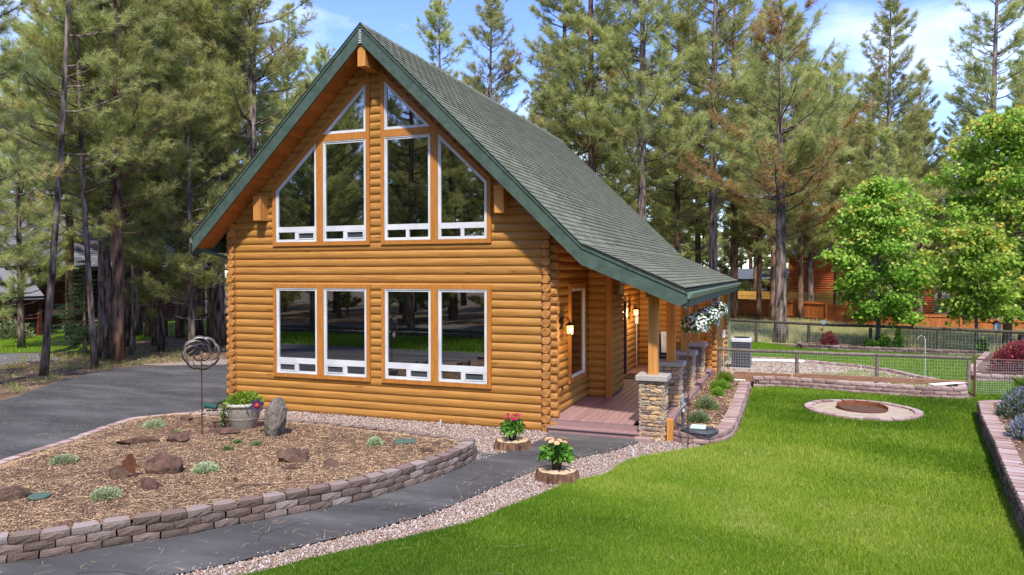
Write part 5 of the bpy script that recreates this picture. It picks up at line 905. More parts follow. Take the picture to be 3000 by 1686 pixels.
# ------------------------------------------------------------------ stump slices with potted gerberas
def stump(label, loc, r, h, seed):
    t = thing('stump_slice', label, 'stump', loc); rg = np.random.default_rng(seed); n = 64; q = MB(); vs = []; rad = [r*(1+.05*math.sin(2*a+seed)+.025*math.sin(5*a)) for a in np.linspace(0, 2*math.pi, n, endpoint=False)]; br = [rg.uniform(.0, .035) if k % 3 else -.004 for k in range(n)]
    for z, k_ in ((0, 1.12), (h*.35, 1.06), (h*.7, 1.02), (h-.004, 1.0)):
        for k in range(n): a = 2*math.pi*k/n; rr = (rad[k]+br[k]*(1 if z < h*.9 else .7))*k_; vs.append((rr*math.cos(a), rr*math.sin(a), z))
    for k in range(n): a = 2*math.pi*k/n; vs.append((rad[k]*.97*math.cos(a), rad[k]*.97*math.sin(a), h-.006))
    fs = [(j*n+k, j*n+(k+1) % n, (j+1)*n+(k+1) % n, (j+1)*n+k) for j in range(4) for k in range(n)]; q.add(vs, fs).build('bark', 'barkstump', t)
    c = MB(); c.add([(rad[k]*.975*math.cos(2*math.pi*k/n), rad[k]*.975*math.sin(2*math.pi*k/n), h-.003+.003*math.sin(k)) for k in range(n)]+[(0, 0, h+.004)], [(k, (k+1) % n, n) for k in range(n)]).build('cut_face', 'cutwood', t)
    c = MB()
    for k in range(5): a = rnd(0, 6.28); c.add([(0, 0, h+.0055), (r*.9*math.cos(a), r*.9*math.sin(a), h+.002), (r*.9*math.cos(a+.03), r*.9*math.sin(a+.03), h+.002)], [(0, 1, 2)])
    c.build('crack', 'barkstump', t); return t
S1, S2 = (-.07, -1.42, -.005), (1.22, -3.0, -.005)
stump('cut stump slice on the gravel by the cabin corner, under magenta flowers', S1, .265, .15, 1); stump('cut stump slice between path and lawn, under peach flowers', S2, .275, .15, 2)
def gerbera(label, loc, mat_, sc, seed):
    t = thing('potted_gerbera', label, 'potted plant', loc, rnd(0, 6)); MB().lathe([(0, 0), (.055*sc, 0), (.075*sc, .13*sc), (.082*sc, .135*sc), (.082*sc, .155*sc), (.07*sc, .155*sc), (.065*sc, .14*sc), (0, .135*sc)], 18).build('pot', 'pot', t, True)
    n = 130; d = sph(n, -.15); c = d*np.array([.05, .05, .05])*sc+np.array([0, 0, .17*sc]); dr = d*np.array([1, 1, .7]); link(bpy.data.objects.new('leaves', leaf_mesh('leaves', c, dr, RNG.uniform(.10, .18, len(d))*sc, 'potleaf', RNG.random(len(d)), .48, .10, .35)), t)
    d = sph(90, .0); c = d*np.array([.15, .15, .13])*sc+np.array([0, 0, .17*sc]); link(bpy.data.objects.new('leaves', leaf_mesh('leaves', c, d+RNG.normal(0, .5, d.shape), RNG.uniform(.09, .14, len(d))*sc, 'potleaf', RNG.random(len(d))*.8+.2, .55, .12, .3)), t)
    for k in range(9):
        a = k*2.4; r = .035+.10*sc*math.sqrt((k+.5)/9); x_, y_ = r*math.cos(a), r*math.sin(a); z_ = .40*sc+rnd(-.03, .04)-.3*r; MB().tube([(x_*.3, y_*.3, .15*sc), (x_*.8, y_*.8, z_*.8), (x_, y_, z_)], .004, 4).build('stem', 'potleaf', t); f = MB(); tl = Vector((x_*3+rnd(-.3, .3), y_*3+rnd(-.3, .3), 1)).normalized(); u = tl.orthogonal().normalized(); v_ = tl.cross(u); ct = Vector((x_, y_, z_))
        for ly, (m, rr, up) in enumerate(((16, .046, .004), (14, .036, .014), (10, .022, .020))):
            for j in range(m):
                b = 2*math.pi*(j+.5*ly)/m; e = u*math.cos(b)+v_*math.sin(b); s_ = tl.cross(e); f.add([ct+e*.006+tl*.004, ct+e*rr*.6+s_*rr*.17+tl*(up+.004), ct+e*rr+tl*up, ct+e*rr*.6-s_*rr*.17+tl*(up+.004)], [(0, 1, 2, 3)])
        f.build('flower', mat_, t)
gerbera('potted magenta gerbera on the stump by the cabin corner', (S1[0], S1[1], .148), 'petalpink', 1.05, 1); gerbera('potted peach gerbera on the stump beside the lawn', (S2[0], S2[1], .148), 'petalpeach', 1.15, 2)
t = thing('marker_stub', 'short white plastic stub poking up by the cabin wall', 'pipe', (-2.1, -.12, 0)); MB().tube([(0, 0, 0), (.01, 0, .11)], .018, 8).build('stub', 'white', t)
t = thing('marker_stub', 'white marker stake in the gravel right of the path', 'pipe', (2.02, -1.30, 0)); MB().cbox(-.018, .018, -.012, .012, 0, .13, .004).build('stub', 'white', t)
# ------------------------------------------------------------------ fire pit
FC = (5.94, 4.44); t = thing('fire_pit', 'round fire pit ring of pink blocks filled with sand', 'fire pit', (*FC, 0)); N = 25
for k in range(N):
    a = 2*math.pi*k/N; o = link(bpy.data.objects.new('block', random.choice(BLP)), t); o.location = (1.19*math.cos(a), 1.19*math.sin(a), -.015+rnd(-.006, .004)); o.rotation_euler = (rnd(-.03, .03), rnd(-.02, .02), a+math.pi/2); o.scale = (1.0, .85, .9)
MB().lathe([(0, .034), (.6, .03), (1.06, .026)], 40).build('sand_fill', 'sand', t)
t = thing('fire_ring', 'rusted steel ring set in the middle of the fire pit', 'fire ring', (5.95, 4.55, 0)); q = MB(); n = 44; vs = []
for k in range(n):
    a = 2*math.pi*k/n; hh = .05+.085*(.5+.5*math.sin(a-.25))**.8; vs += [(.50*math.cos(a), .50*math.sin(a), 0), (.52*math.cos(a), .52*math.sin(a), hh), (.515*math.cos(a), .515*math.sin(a), hh), (.495*math.cos(a), .495*math.sin(a), 0)]
q.add(vs, [(4*k+i, 4*((k+1) % n)+i, 4*((k+1) % n)+(i+1) % 4, 4*k+(i+1) % 4) for k in range(n) for i in range(4)]).build('steel_band', 'rust', t); MB().lathe([(0, .042), (.3, .040), (.50, .036)], 30).build('ash_bed', 'ash', t)
#@@PART4
# ------------------------------------------------------------------ air conditioner, fences, gate
t = thing('air_conditioner', 'grey air conditioner condenser beside the back room', 'air conditioner', (3.03, 11.12, 0)); MB().cbox(-.36, .36, -.36, .36, 0, .06, .01).build('pad', 'cap', t); MB().cbox(-.275, .275, -.275, .275, .07, .88, .02).build('coil', 'acdark', t)
MB().cbox(-.31, .31, -.31, .31, .87, .98, .03).build('top_cover', 'acgrey', t); MB().lathe([(.05, .985), (.24, .985), (.24, 1.0), (.05, 1.0)], 20).build('fan_guard', 'acdark', t)
for sx in (-1, 1):
    for sy in (-1, 1): MB().cbox(sx*.285-.013, sx*.285+.013, sy*.285-.013, sy*.285+.013, .06, .88, .006).build('corner_post', 'acmid', t)
lv = MB()
for k in range(14):
    z = .12+k*.053
    for s in (-1, 1): lv.box(-.262, .262, s*.285-.006, s*.285+.006, z, z+.012); lv.box(s*.285-.006, s*.285+.006, -.262, .262, z, z+.012)
for k in range(7):
    for s in (-1, 1): lv.box(-.24+k*.08-.005, -.24+k*.08+.005, s*.29-.003, s*.29+.003, .08, .87); lv.box(s*.29-.003, s*.29+.003, -.24+k*.08-.005, -.24+k*.08+.005, .08, .87)
lv.build('louvre_grille', 'acmid', t)
t = thing('service_disconnect', 'grey electrical disconnect with conduit on the back room wall', 'electrical box', (2.40, 11.9, .9)); MB().cbox(-.03, .07, -.07, .07, 0, .26, .008).build('box', 'acgrey', t); MB().tube([(.02, 0, 0), (.02, .0, -.85)], .012, 6).build('conduit', 'acgrey', t)
def wire(mb, a, b, z0, z1, sp=.10, vs=.10, r=.0022, za=None, zb=None):
    L = math.hypot(b[0]-a[0], b[1]-a[1]); n = int(L/sp); dx, dy = (b[0]-a[0])/n, (b[1]-a[1])/n
    for k in range(n+1): mb.tube([(a[0]+dx*k, a[1]+dy*k, z0), (a[0]+dx*k, a[1]+dy*k, z1)], r, 3, False)
    z = z0+.02
    while z < z1: mb.tube([(*a, z), (*b, z)], r, 3, False); z += vs
def rail_fence(label, pts, zp, ztop, rr, mt, wz0, wsp, wvs, wr, zbase=0.0, group=None):
    t = thing('wire_fence', label, 'fence', (*pts[0], zbase), group=group); o = Vector((*pts[0], zbase)); P_ = [Vector((x, y, 0))-Vector((o.x, o.y, 0)) for x, y in pts]
    for p in P_: MB().tube([(p.x, p.y, zp-zbase), (p.x+rnd(-.01, .01), p.y, ztop-zbase-.02)], [rr*1.15, rr*1.05], 9).build('post', mt, t)
    for a, b in zip(P_[:-1], P_[1:]):
        d = (b-a).normalized()*.06; m = (a+b)/2; MB().tube([(a.x-d.x, a.y-d.y, ztop-zbase+rr*.9), (m.x, m.y, ztop-zbase+rr*.9+rnd(-.015, .01)), (b.x+d.x, b.y+d.y, ztop-zbase+rr*.9)], rr, 9).build('rail', mt, t)
        q = MB(); wire(q, (a.x, a.y-.04), (b.x, b.y-.04), wz0-zbase, ztop-zbase+.01, wsp, wvs, wr); q.build('wire_mesh', 'wire', t)
    return t
rail_fence('low weathered rail fence with square wire on the block wall', [(2.62, 7.86), (4.64, 7.78), (6.57, 7.75), (8.62, 7.75)], .15, .88, .045, 'rail', .33, .062, .083, .0012, .15)
rail_fence('dark log rail fence with wire behind the back lawn', [(1.9, 20.95), (3.12, 20.3), (5.22, 19.4), (7.48, 18.9), (9.72, 18.2), (12.1, 17.3)], 0, .88, .06, 'raildark', .05, .11, .11, .0014)
rail_fence('short fence return running toward the right of the photo', [(12.15, 17.2), (12.4, 15.4), (12.9, 13.2)], 0, .88, .06, 'rail', .05, .11, .11, .0014)
rail_fence('log rail fence with wire among the pines left of the cabin', [(-27.4, 14.4), (-25.8, 14.5), (-23.7, 14.0), (-21.9, 15.2), (-19.5, 16.6), (-17, 18)], 0, .95, .06, 'raildark', .05, .12, .12, .004)
rail_fence('far log fence across the neighbouring field', [(-46, 27), (-42, 28.5), (-38, 30), (-34, 31.5), (-30, 33)], 0, 1.0, .06, 'rail', .1, .3, .3, .006)
t = thing('dog_kennel', 'small dark wire pen behind the cabin left corner', 'pen', (-14.5, 12.0, 0)); q = MB()
for (xa, ya) in ((0, 0), (1.6, .6), (1.2, 2.2)): MB().tube([(xa, ya, 0), (xa, ya, 1.05)], .03, 6).build('post', 'raildark', t)
for a, b in (((0, 0), (1.6, .6)), ((0, 0), (1.2, 2.2))): wire(q, a, b, .03, 1.0, .1, .1, .004); MB().tube([(*a, 1.03), (*b, 1.03)], .035, 6).build('rail', 'raildark', t)
q.build('wire_mesh', 'wire', t)
# timbers, boards and small things on the block wall
t = thing('bed_timber', 'long brown timber along the top of the block wall', 'timber', (4.55, 7.60, .24)); MB().cbox(0, 4.0, -.03, .06, 0, .13, .006).build('beam', 'timber', t)
t = thing('timber_planter', 'low brown timber box at the end of the porch bed', 'planter box', (3.0, 7.45, .12))
for b_ in ((0, 1.5, 0, .04), (0, 1.5, .55, .59), (0, .04, .041, .549), (1.46, 1.5, .041, .549)): MB().cbox(*b_, 0, .17, .005).build('side_board', 'timber', t)
MB().box(.04, 1.46, .04, .55, 0, .10).build('soil', 'mulch', t)
t = thing('timber_sill', 'short red brown timber at the cabin back corner', 'timber', (2.42, 8.6, 0)); MB().cbox(0, .45, -.05, .05, 0, .2, .006).build('beam', 'timber', t)
t = thing('white_board', 'bare white board lying on the end of the block wall', 'board', (8.1, 7.32, .31), .72); MB().cbox(-.55, .55, -.09, .09, 0, .022, .004).build('plank', 'board', t)
t = thing('white_board', 'long white pipe lying on the gravel pad', 'board', (4.05, 13.2, .02), .06); MB().tube([(-.9, 0, .03), (.9, 0, .04)], .05, 8).build('plank', 'board', t)
t = thing('white_board', 'small white offcut lying beside the timber box', 'board', (3.15, 7.25, .16), .0); MB().cbox(-.2, .2, -.05, .05, 0, .02, .004).build('plank', 'board', t)
t = thing('shepherd_hook', 'thin metal shepherd hook standing behind the wire fence', 'hook', (7.80, 8.6, .0)); MB().tube([(0, 0, 0), (0, 0, 1.28), (-.03, 0, 1.36), (-.10, 0, 1.39), (-.16, 0, 1.35), (-.18, 0, 1.29)], .008, 6).build('rod', 'wire', t)
t = thing('iron_gate', 'brown pipe garden gate with wire infill', 'gate', (8.75, 7.72, 0)); MB().tube([(0, 0, 0), (0, 0, .96)], .028, 8).build('post', 'rustpipe', t)
for z in (.90, .585): MB().tube([(.03, .0, z), (1.9, .35, z-.02)], .018, 8).build('rail', 'rustpipe', t)
MB().tube([(1.9, .35, 0), (1.9, .35, .95)], .022, 8).build('post', 'rustpipe', t); q = MB(); wire(q, (.04, .0), (1.88, .35), .04, .88, .055, .055, .0014); q.build('wire_mesh', 'wire', t)
t = thing('birdhouse', 'blue grey birdhouse on a thin post before the maple trunk', 'birdhouse', (11.55, 17.9, 0)); MB().tube([(0, 0, 0), (0, 0, .95)], .02, 6).build('post', 'rustpipe', t); MB().prism([(-.10, 1.18), (-.10, .95), (.10, .95), (.10, 1.18), (0, 1.25)], 'y', -.08, .08).build('house_box', 'birdblue', t); MB().prism([(-.16, 1.17), (0, 1.28), (.16, 1.17), (.16, 1.195), (0, 1.305), (-.16, 1.195)], 'y', -.12, .12).build('roof', 'black', t)
t = thing('flower_ornament', 'small metal bird and flower ornament above the reddish shrub', 'garden ornament', (5.72, 18.55, .16)); MB().tube([(0, 0, 0), (0, 0, .85)], .008, 5).build('stake', 'black', t); MB().ico((-.04, 0, .62), .06, 1, .1, (1.5, .6, .9)).build('bird', 'rust', t)
for k in range(6): a = k*1.047; MB().ico((.06*math.cos(a)+.02, 0, .9+.06*math.sin(a)), .04, 1, 0, (1, .2, 1)).build('petal', 'birdblue', t)
# cedar privacy fence, panel by panel
FP = [(-9, 47.5), (-4, 43.2), (.65, 39.0), (4.9, 35.3), (9.9, 30.3), (15.7, 30.6), (24, 31)]; FT = [1.15, 1.2, 1.27, 1.40, .98, .55, .3]
t = thing('privacy_fence', 'red brown cedar privacy fence across the far meadow', 'fence', (0, 38, 0)); cum = 0
for k in range(len(FP)-1):
    a, b = Vector((*FP[k], 0)), Vector((*FP[k+1], 0)); L = (b-a).length; n = max(1, round(L/2.4))
    for i in range(n):
        p, q_ = a.lerp(b, i/n), a.lerp(b, (i+1)/n); zt = FT[k]+(FT[k+1]-FT[k])*(i+.5)/n; d = (q_-p).normalized(); nrm = Vector((d.y, -d.x, 0)); pn = MB(); ll = (q_-p).length; m = int(ll/.14)
        for j in range(m):
            pn.cur = random.random(); s0, s1 = ll*j/m+.004, ll*(j+1)/m-.004; A, B = p+d*s0+nrm*rnd(0, .008), p+d*s1+nrm*.004; th = nrm*-.02; zz = zt+rnd(-.01, .01)
            pn.add([(A.x, A.y-38, -.9), (B.x, B.y-38, -.9), (B.x, B.y-38, zz), (A.x, A.y-38, zz), (A.x+th.x, A.y+th.y-38, -.9), (B.x+th.x, B.y+th.y-38, -.9), (B.x+th.x, B.y+th.y-38, zz), (A.x+th.x, A.y+th.y-38, zz)], [(0, 1, 2, 3), (5, 4, 7, 6), (3, 2, 6, 7), (1, 5, 6, 2), (4, 0, 3, 7)])
        o = pn.build('boards', 'redfence', t); o['kind'] = 'stuff'
        c = p+nrm*.04; MB().box(c.x-.05, c.x+.05, c.y-38-.05, c.y-38+.05, -.9, zt+.06).build('post', 'redfence', t)
        for zr in (zt-.12, zt-.95): A, B = p+nrm*.03, q_+nrm*.03; MB().tube([(A.x, A.y-38, zr), (B.x, B.y-38, zr)], .03, 4).build('rail', 'redfence', t)
t = thing('board_fence', 'fresh yellow board fence beyond the red one', 'fence', (-6, 50, 0)); q = MB()
for i in range(90): q.cur = random.random(); x_ = i*.16; q.box(x_, x_+.15, -.1*x_*.0-x_*.45, -x_*.45+.03, -.5, 1.62+.0*i)
o = q.build('boards', 'yelfence', t); o['kind'] = 'stuff'; MB().tube([(0, .05, 1.3), (14.4, -6.43, 1.3)], .04, 4).build('rail', 'yelfence', t)
# ------------------------------------------------------------------ neighbouring houses
t = thing('neighbour_house', 'orange red log house behind the privacy fence', 'house', (8.5, 48, 0)); wl = MB().box(-4, 6, .1, 8, -.5, 4.6).build('wall', 'oranlog', t)
for k in range(30):
    z = -.4+k*.17
    if z < 4.5: log_seg(wl, 'x', 0.07, -1, (-4, 0), (6, 0), z, .06, 'oranlog')
MB().prism([(-4.6, 4.5), (6.6, 4.5), (6.2, 4.75), (1, 8.4), (-4.2, 4.75)], 'y', -.6, 8.4).build('roof', 'blueroof', t)
for xa in (-.05, 3.4): wd = MB().box(xa-.08, xa+1.28, -.06, .12, .92, 2.28).build('window', 'white', t); MB().box(xa, xa+1.2, -.075, -.065, 1.0, 2.2).build('pane', 'glass', wd)
t = thing('neighbour_house', 'grey blue house with pale roof far behind the fence', 'house', (1.0, 66, 0)); MB().box(-6, 4, 0, 7, -.5, 2.6).build('wall', 'bluewall', t); MB().add([(-6.6, -.7, 2.45), (4.6, -.7, 2.45), (4.6, 3.5, 3.5), (-6.6, 3.5, 3.5), (-6.6, 7.6, 2.45), (4.6, 7.6, 2.45)], [(0, 1, 2, 3), (3, 2, 5, 4), (0, 3, 4), (1, 5, 2)]).build('roof', 'blueroof', t)
for xa in (-4.2, -1.2, 1.4): wd = MB().box(xa-.08, xa+1.18, -.05, .02, .85, 2.15).build('window', 'white', t); MB().box(xa, xa+1.1, -.065, -.055, .92, 2.08).build('pane', 'glass', wd)
t = thing('neighbour_house', 'dark red log house with grey shingle roof among the left pines', 'house', (-32.6, 14, 0)); wl = MB().box(-9, -.08, -1.4, 12, 0, 3.4).build('wall', 'darklog', t)
for k in range(20): log_seg(wl, 'y', -.05, 1, (-1.4, 0), (12, 0), k*.17, .06, 'darklog')
rfm = MB(); RX = [(.9, 3.42), (-4.5, 7.6), (-9.9, 3.42)]; rfm.prism(RX+[(-9.9, 3.25), (-4.5, 7.4), (.9, 3.25)], 'y', -2.2, 12.6); rr = rfm.build('roof', 'greyroof', t)
Ls = math.hypot(5.4, 4.18); nn = int(Ls/.2); sh = MB()
for k in range(nn):
    for j in range(30):
        sh.cur = random.random(); s0, s1 = k/nn, (k+1)/nn; y0 = -2.2+j*.493+(.24 if k % 2 else 0); xa, za, xb, zb = .9-5.4*s1, 3.42+4.18*s1, .9-5.4*s0, 3.42+4.18*s0; sh.add([(xa, y0, za+.01), (xb, y0, zb+.035), (xb, y0+.48, zb+.035), (xa, y0+.48, za+.01), (xb, y0, zb+.01), (xb, y0+.48, zb+.01)], [(0, 1, 2, 3), (1, 4, 5, 2)])
o = sh.build('shingles', 'greyroof', rr); o['kind'] = 'stuff'
MB().box(.86, .97, -2.2, 12.6, 3.22, 3.42).build('gutter', 'black', rr); MB().box(-5.3, -4.7, 4, 4.6, 6.6, 8.2).build('chimney', 'acgrey', rr)
for (y0, y1, z0, z1) in ((.55, 1.55, .75, 2.1), (4.0, 5.0, .75, 2.1)): wd = MB().box(0, .06, y0-.1, y1+.1, z0-.1, z1+.1).build('window', 'darklog', t); MB().box(.065, .075, y0, y1, z0, z1).build('pane', 'glass', wd)
pr_ = MB().add([(-2.0, -1.3, 4.7), (.9, -1.3, 3.3), (2.9, -1.7, 1.95), (2.9, -7.5, 1.95), (-2.0, -7.5, 4.7)], [(0, 1, 2, 3, 4)]); pr_.add([(-2.0, -1.3, 4.55), (.9, -1.3, 3.15), (2.9, -1.7, 1.80), (2.9, -7.5, 1.80), (-2.0, -7.5, 4.55)], [(4, 3, 2, 1, 0)]); pr_.build('porch_roof', 'greyroof', t)
for yy in (-1.8, -4.4, -7.2): MB().cbox(2.55, 2.75, yy-.1, yy+.1, 0, 1.95, .01).build('porch_post', 'darklog', t)
MB().box(-3, -.1, -7.4, -1.41, 0, 3.2).build('porch_wall', 'darklog', t); MB().box(.0, .05, -6.5, -3.0, .7, 2.0).build('pane', 'glass', t)
MB().tube([(2.65, -7.2, .85), (2.65, -1.8, .85)], .05, 6).build('porch_rail', 'darklog', t)
for k in range(9): x, y = -31.2+rnd(-.3, .6), 12.2+k*.75+rnd(-.2, .2); tuft('border_plant', ('pale lavender border plant along the dark red house'), 'plant', (x, y, 0), .45, .55, 350, 'sage' if k % 3 else 'lavend', .14, .4, .3, 'border plants along the dark red house', .5)
tuft('border_plant', 'large grey green bush at the left edge before the dark house', 'bush', (-29.6, 10.6, 0), .9, .9, 900, 'sage', .2, .2, .25, None, .5)
#@@PART5
# ------------------------------------------------------------------ trees
def ortho(d):
    d = d/np.linalg.norm(d, axis=1, keepdims=True); ref = np.where(np.abs(d[:, [2]]) < .9, np.array([[0, 0, 1.]]), np.array([[1., 0, 0]])); u = np.cross(d, ref); u /= np.linalg.norm(u, axis=1, keepdims=True); return d, u, np.cross(d, u)
def needles(name, pos, dr, size, tint, nn, nw, mat_, rng):
    """every tuft is a bottle brush of single-triangle needles"""
    T = len(pos); d, u, v = ortho(dr); k = nn; ph = rng.uniform(0, 2*np.pi, (T, k)); al = rng.uniform(.25, 1.25, (T, k)); off = rng.uniform(-1.0, .15, (T, k))*size[:, None]*.9; ln = size[:, None]*rng.uniform(.75, 1.15, (T, k))
    ax = d[:, None]*np.cos(al)[..., None]+(u[:, None]*np.cos(ph)[..., None]+v[:, None]*np.sin(ph)[..., None])*np.sin(al)[..., None]
    b = pos[:, None]+d[:, None]*off[..., None]; tip = b+ax*ln[..., None]; tip[..., 2] -= .10*ln
    sd = np.cross(ax, rng.normal(size=ax.shape)); sd /= np.linalg.norm(sd, axis=2, keepdims=True)+1e-9; w_ = .82*nw*rng.uniform(.7, 1.2, (T, k))[..., None]
    V = np.stack([b-sd*w_/2, b+sd*w_/2, tip], 2).reshape(-1, 3); F = np.arange(len(V)).reshape(-1, 3)
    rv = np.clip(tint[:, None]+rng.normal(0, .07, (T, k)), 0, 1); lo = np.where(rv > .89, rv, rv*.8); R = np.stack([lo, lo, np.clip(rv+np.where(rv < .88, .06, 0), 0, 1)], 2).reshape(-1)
    return tri_mesh(name, V, F, mat_, R)
def pine(name, label, seed, H, zc, R, tr, step=.55, per=4.2, tw=5.0, size=.19, nn=30, nw=.011, top=.75, lean=(0, 0), dead=None, bark='bark', droop=.15, gap=0.12, group=None, dead_low=True, mid=.58):
    rng = np.random.default_rng(seed); t = thing(name, label, 'tree', (0, 0, 0), 0, group); w_ = MB(); nz = 14
    def ax(z): s = z/H; return np.array([lean[0]*s*H+.10*math.sin(s*5+seed)*s, lean[1]*s*H+.10*math.sin(s*4+2*seed)*s, z])
    zs = [H*(k/nz) for k in range(nz+1)]; w_.tube([ax(z) for z in zs], [tr*(1.25 if z < .01 else 1)*(1-z/H)**.75+.012 for z in zs], 10)
    tk = w_.build('trunk', bark, t, True); br = MB(); pos = []; dr = []; sz = []; ti = []; z = zc; 
    while z < H-.15:
        s = (z-zc)/(H-zc); prof = min(1, .45+s/.16*.55)*(1-s)**top+.03
        for _ in range(rng.poisson(per)):
            if rng.random() < gap: continue
            a = rng.uniform(0, 6.283); L = max(.25, R*prof*rng.uniform(.55, 1.15)); e0 = rng.uniform(-.10, .22)+.60*s-droop*(1-s); e1 = .22+.38*rng.random(); h = np.array([math.cos(a), math.sin(a), 0]); z0 = z+rng.uniform(-.25, .25)*step; b0 = ax(min(z0, H)); pt = lambda q: b0+h*L*q+np.array([0, 0, L*(e0*q+e1*q*q)]); kk = 5
            isdead = dead_low and s < .10 and rng.random() < .45; r0 = .010+.013*L
            wig = rng.normal(0, .03, (kk+1, 3))*L*.5; wig[0] = 0; br.tube([pt(q/kk)+wig[q] for q in range(kk+1)], [r0*(1-.85*q/kk) for q in range(kk+1)], 5, False)
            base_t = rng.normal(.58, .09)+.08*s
            if isdead and dead is None: continue
            if dead is not None and dead(z, a, rng): base_t = .96+rng.normal(0, .01)
            m = int(2+tw*L*rng.uniform(.8, 1.2)); qs = np.sort(1-rng.random(m)**1.3*.72); sgn = 1
            for q in qs:
                p0 = pt(q); sgn = -sgn; ta = a+sgn*rng.uniform(.45, 1.25); tl = min(.75, L*.34)*(1.15-.55*q)*rng.uniform(.6, 1.2); d_ = np.array([math.cos(ta), math.sin(ta), rng.uniform(.25, 1.3)]); p1 = p0+d_/np.linalg.norm(d_)*tl
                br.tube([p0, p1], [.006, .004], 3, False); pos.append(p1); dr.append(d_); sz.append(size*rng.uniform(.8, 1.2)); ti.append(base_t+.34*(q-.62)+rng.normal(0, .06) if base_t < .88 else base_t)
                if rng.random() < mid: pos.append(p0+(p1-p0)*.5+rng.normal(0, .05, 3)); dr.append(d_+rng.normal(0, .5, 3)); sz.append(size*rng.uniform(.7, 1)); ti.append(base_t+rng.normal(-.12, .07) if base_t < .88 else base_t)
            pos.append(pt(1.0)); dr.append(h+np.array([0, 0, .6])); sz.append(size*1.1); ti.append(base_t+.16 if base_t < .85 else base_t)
        z += step*rng.uniform(.7, 1.25)
    pos.append(ax(H)); dr.append(np.array([0, 0, 1.])); sz.append(size*1.3); ti.append(.6)
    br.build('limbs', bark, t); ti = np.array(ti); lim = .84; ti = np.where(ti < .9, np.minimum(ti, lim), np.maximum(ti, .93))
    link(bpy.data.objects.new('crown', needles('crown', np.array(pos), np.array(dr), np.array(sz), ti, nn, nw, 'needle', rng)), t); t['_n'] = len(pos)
    return t
def uv(u, depth):
    "ground position seen at image column u (of 3000) at a given depth"
    s = (u-1500)/FPX*depth; return (CAM[0]+CF[0]*depth+CR_[0]*s, CAM[1]+CF[1]*depth+CR_[1]*s)
FG = 'pines in the forest around the cabin'
pA = pine('pine_tree', 'thick dark pine trunk with dense crown left of the cabin', 11, 19, 4.0, 3.2, .22, .42, 4.8, 8.0, .27, 34, .017)
pB = pine('pine_tree', 'pine with orange streaked trunk left of the cabin', 12, 20, 4.4, 3.1, .19, .42, 4.8, 8.0, .27, 34, .017, bark='barkred')
pC = pine('pine_tree', 'slender leaning pine nearest the driveway with sparse crown', 13, 17.5, 4.6, 2.4, .095, .75, 3.4, 4.5, .22, 32, .014, lean=(.075, .03), gap=.25)
pD = pine('pine_tree', 'conical pine rising behind the roof ridge', 14, 20.5, 4.0, 3.1, .20, .40, 4.8, 7.5, .30, 30, .021, top=.58)
def deadD(z, a, rng): return (z > 12.0 and rng.random() < .7) or (z < 6.4 and rng.random() < .6) or rng.random() < .05
pE = pine('pine_tree', 'big pine with browned top and grey trunk right of the cabin', 15, 14.6, 4.6, 4.0, .27, .42, 4.8, 7.5, .30, 34, .018, dead=deadD, dead_low=False, top=.6)
pF = pine('pine_tree', 'tall open pine with bare lower limbs against the sky', 16, 23, 6.5, 3.4, .24, .58, 4.8, 7.0, .30, 32, .021, gap=.12, mid=.45)
pG = pine('pine_tree', 'tall pine with pale trunk showing behind the roof', 17, 23, 4.8, 3.5, .25, .45, 4.8, 7.5, .30, 30, .022, bark='barkred')
pH = pine('pine_tree', 'young pine filling the gap between trunks', 18, 12, 1.4, 2.3, .12, .4, 4.8, 8.0, .22, 32, .016)
pN = pine('pine_tree', 'nearest pine reaching in from the left photo edge', 19, 15, 1.7, 2.7, .17, .42, 5.0, 7.0, .22, 46, .012, droop=.25)
fA = pine('pine_tree', 'tall pine deep in the forest', 31, 20, 5, 3.3, .22, .55, 4.8, 5.0, .38, 26, .040, bark='barkred'); fB = pine('pine_tree', 'tall pine deep in the forest', 32, 18, 2.5, 3.1, .20, .55, 4.8, 5.0, .38, 26, .040); fC = pine('pine_tree', 'tall pine deep in the forest', 33, 21, 6, 3.4, .22, .6, 4.8, 5.0, .38, 26, .040, bark='barkred')
fD = pine('pine_tree', 'young pine deep in the forest', 34, 10, .5, 2.7, .14, .5, 4.8, 5.0, .36, 26, .040)
for o in (pA, pB, pC, pD, pE, pF, pG, pH, pN, fA, fB, fC, fD): o['group'] = FG
used = set()
def put(proto, x, y, label, sc=1.0, rz=None, rx=0, ry=0):
    rz = rnd(0, 6.28) if rz is None else rz
    if proto.name not in used:
        used.add(proto.name); proto.location = (x, y, -.04); proto.rotation_euler = (rx, ry, rz); proto.scale = (sc, sc, sc); proto['label'] = label; return proto
    return copy_tree(proto, (x, y, -.04), rz, sc, label, FG, rx, ry)
# left of the cabin, nearest first
put(pN, *uv(-120, 19.0), 'nearest pine, its boughs reaching in from the left photo edge', 1.0, 2.0)
put(pC, -16.5, 2.33, 'slender leaning pine nearest the driveway with sparse crown', 1.0, .0)
put(pC, -16.54, 4.10, 'thin straight pine just right of the leaning one', .9, 3.0, 0, -.05)
put(pA, -18.26, 5.96, 'thick dark trunked pine behind the thin straight one', 1.0)
put(pB, -17.11, 5.51, 'pine with orange streaked trunk at the driveway bend', 1.0)
put(pC, -18.54, 7.32, 'slim pine leaning right behind the orange trunk', .95, 1.5, .0, .05)
put(pA, -21.40, 9.66, 'grey trunked pine half hidden behind the orange one', .92)
put(pB, -24.41, 13.68, 'pine on the neighbouring lawn edge by the fence post', 1.05)
put(pA, -20.90, 10.84, 'stout leaning pine in front of the log rail fence', 1.08, None, 0, -.03)
put(pB, -22.74, 13.90, 'dark pine standing on the lawn beyond the rail fence', 1.0)
put(pA, -21.38, 13.60, 'pine third from the cabin wall by the rail fence', .97)
put(pD, -21.29, 14.9, 'pine second from the cabin wall by the rail fence', 1.0)
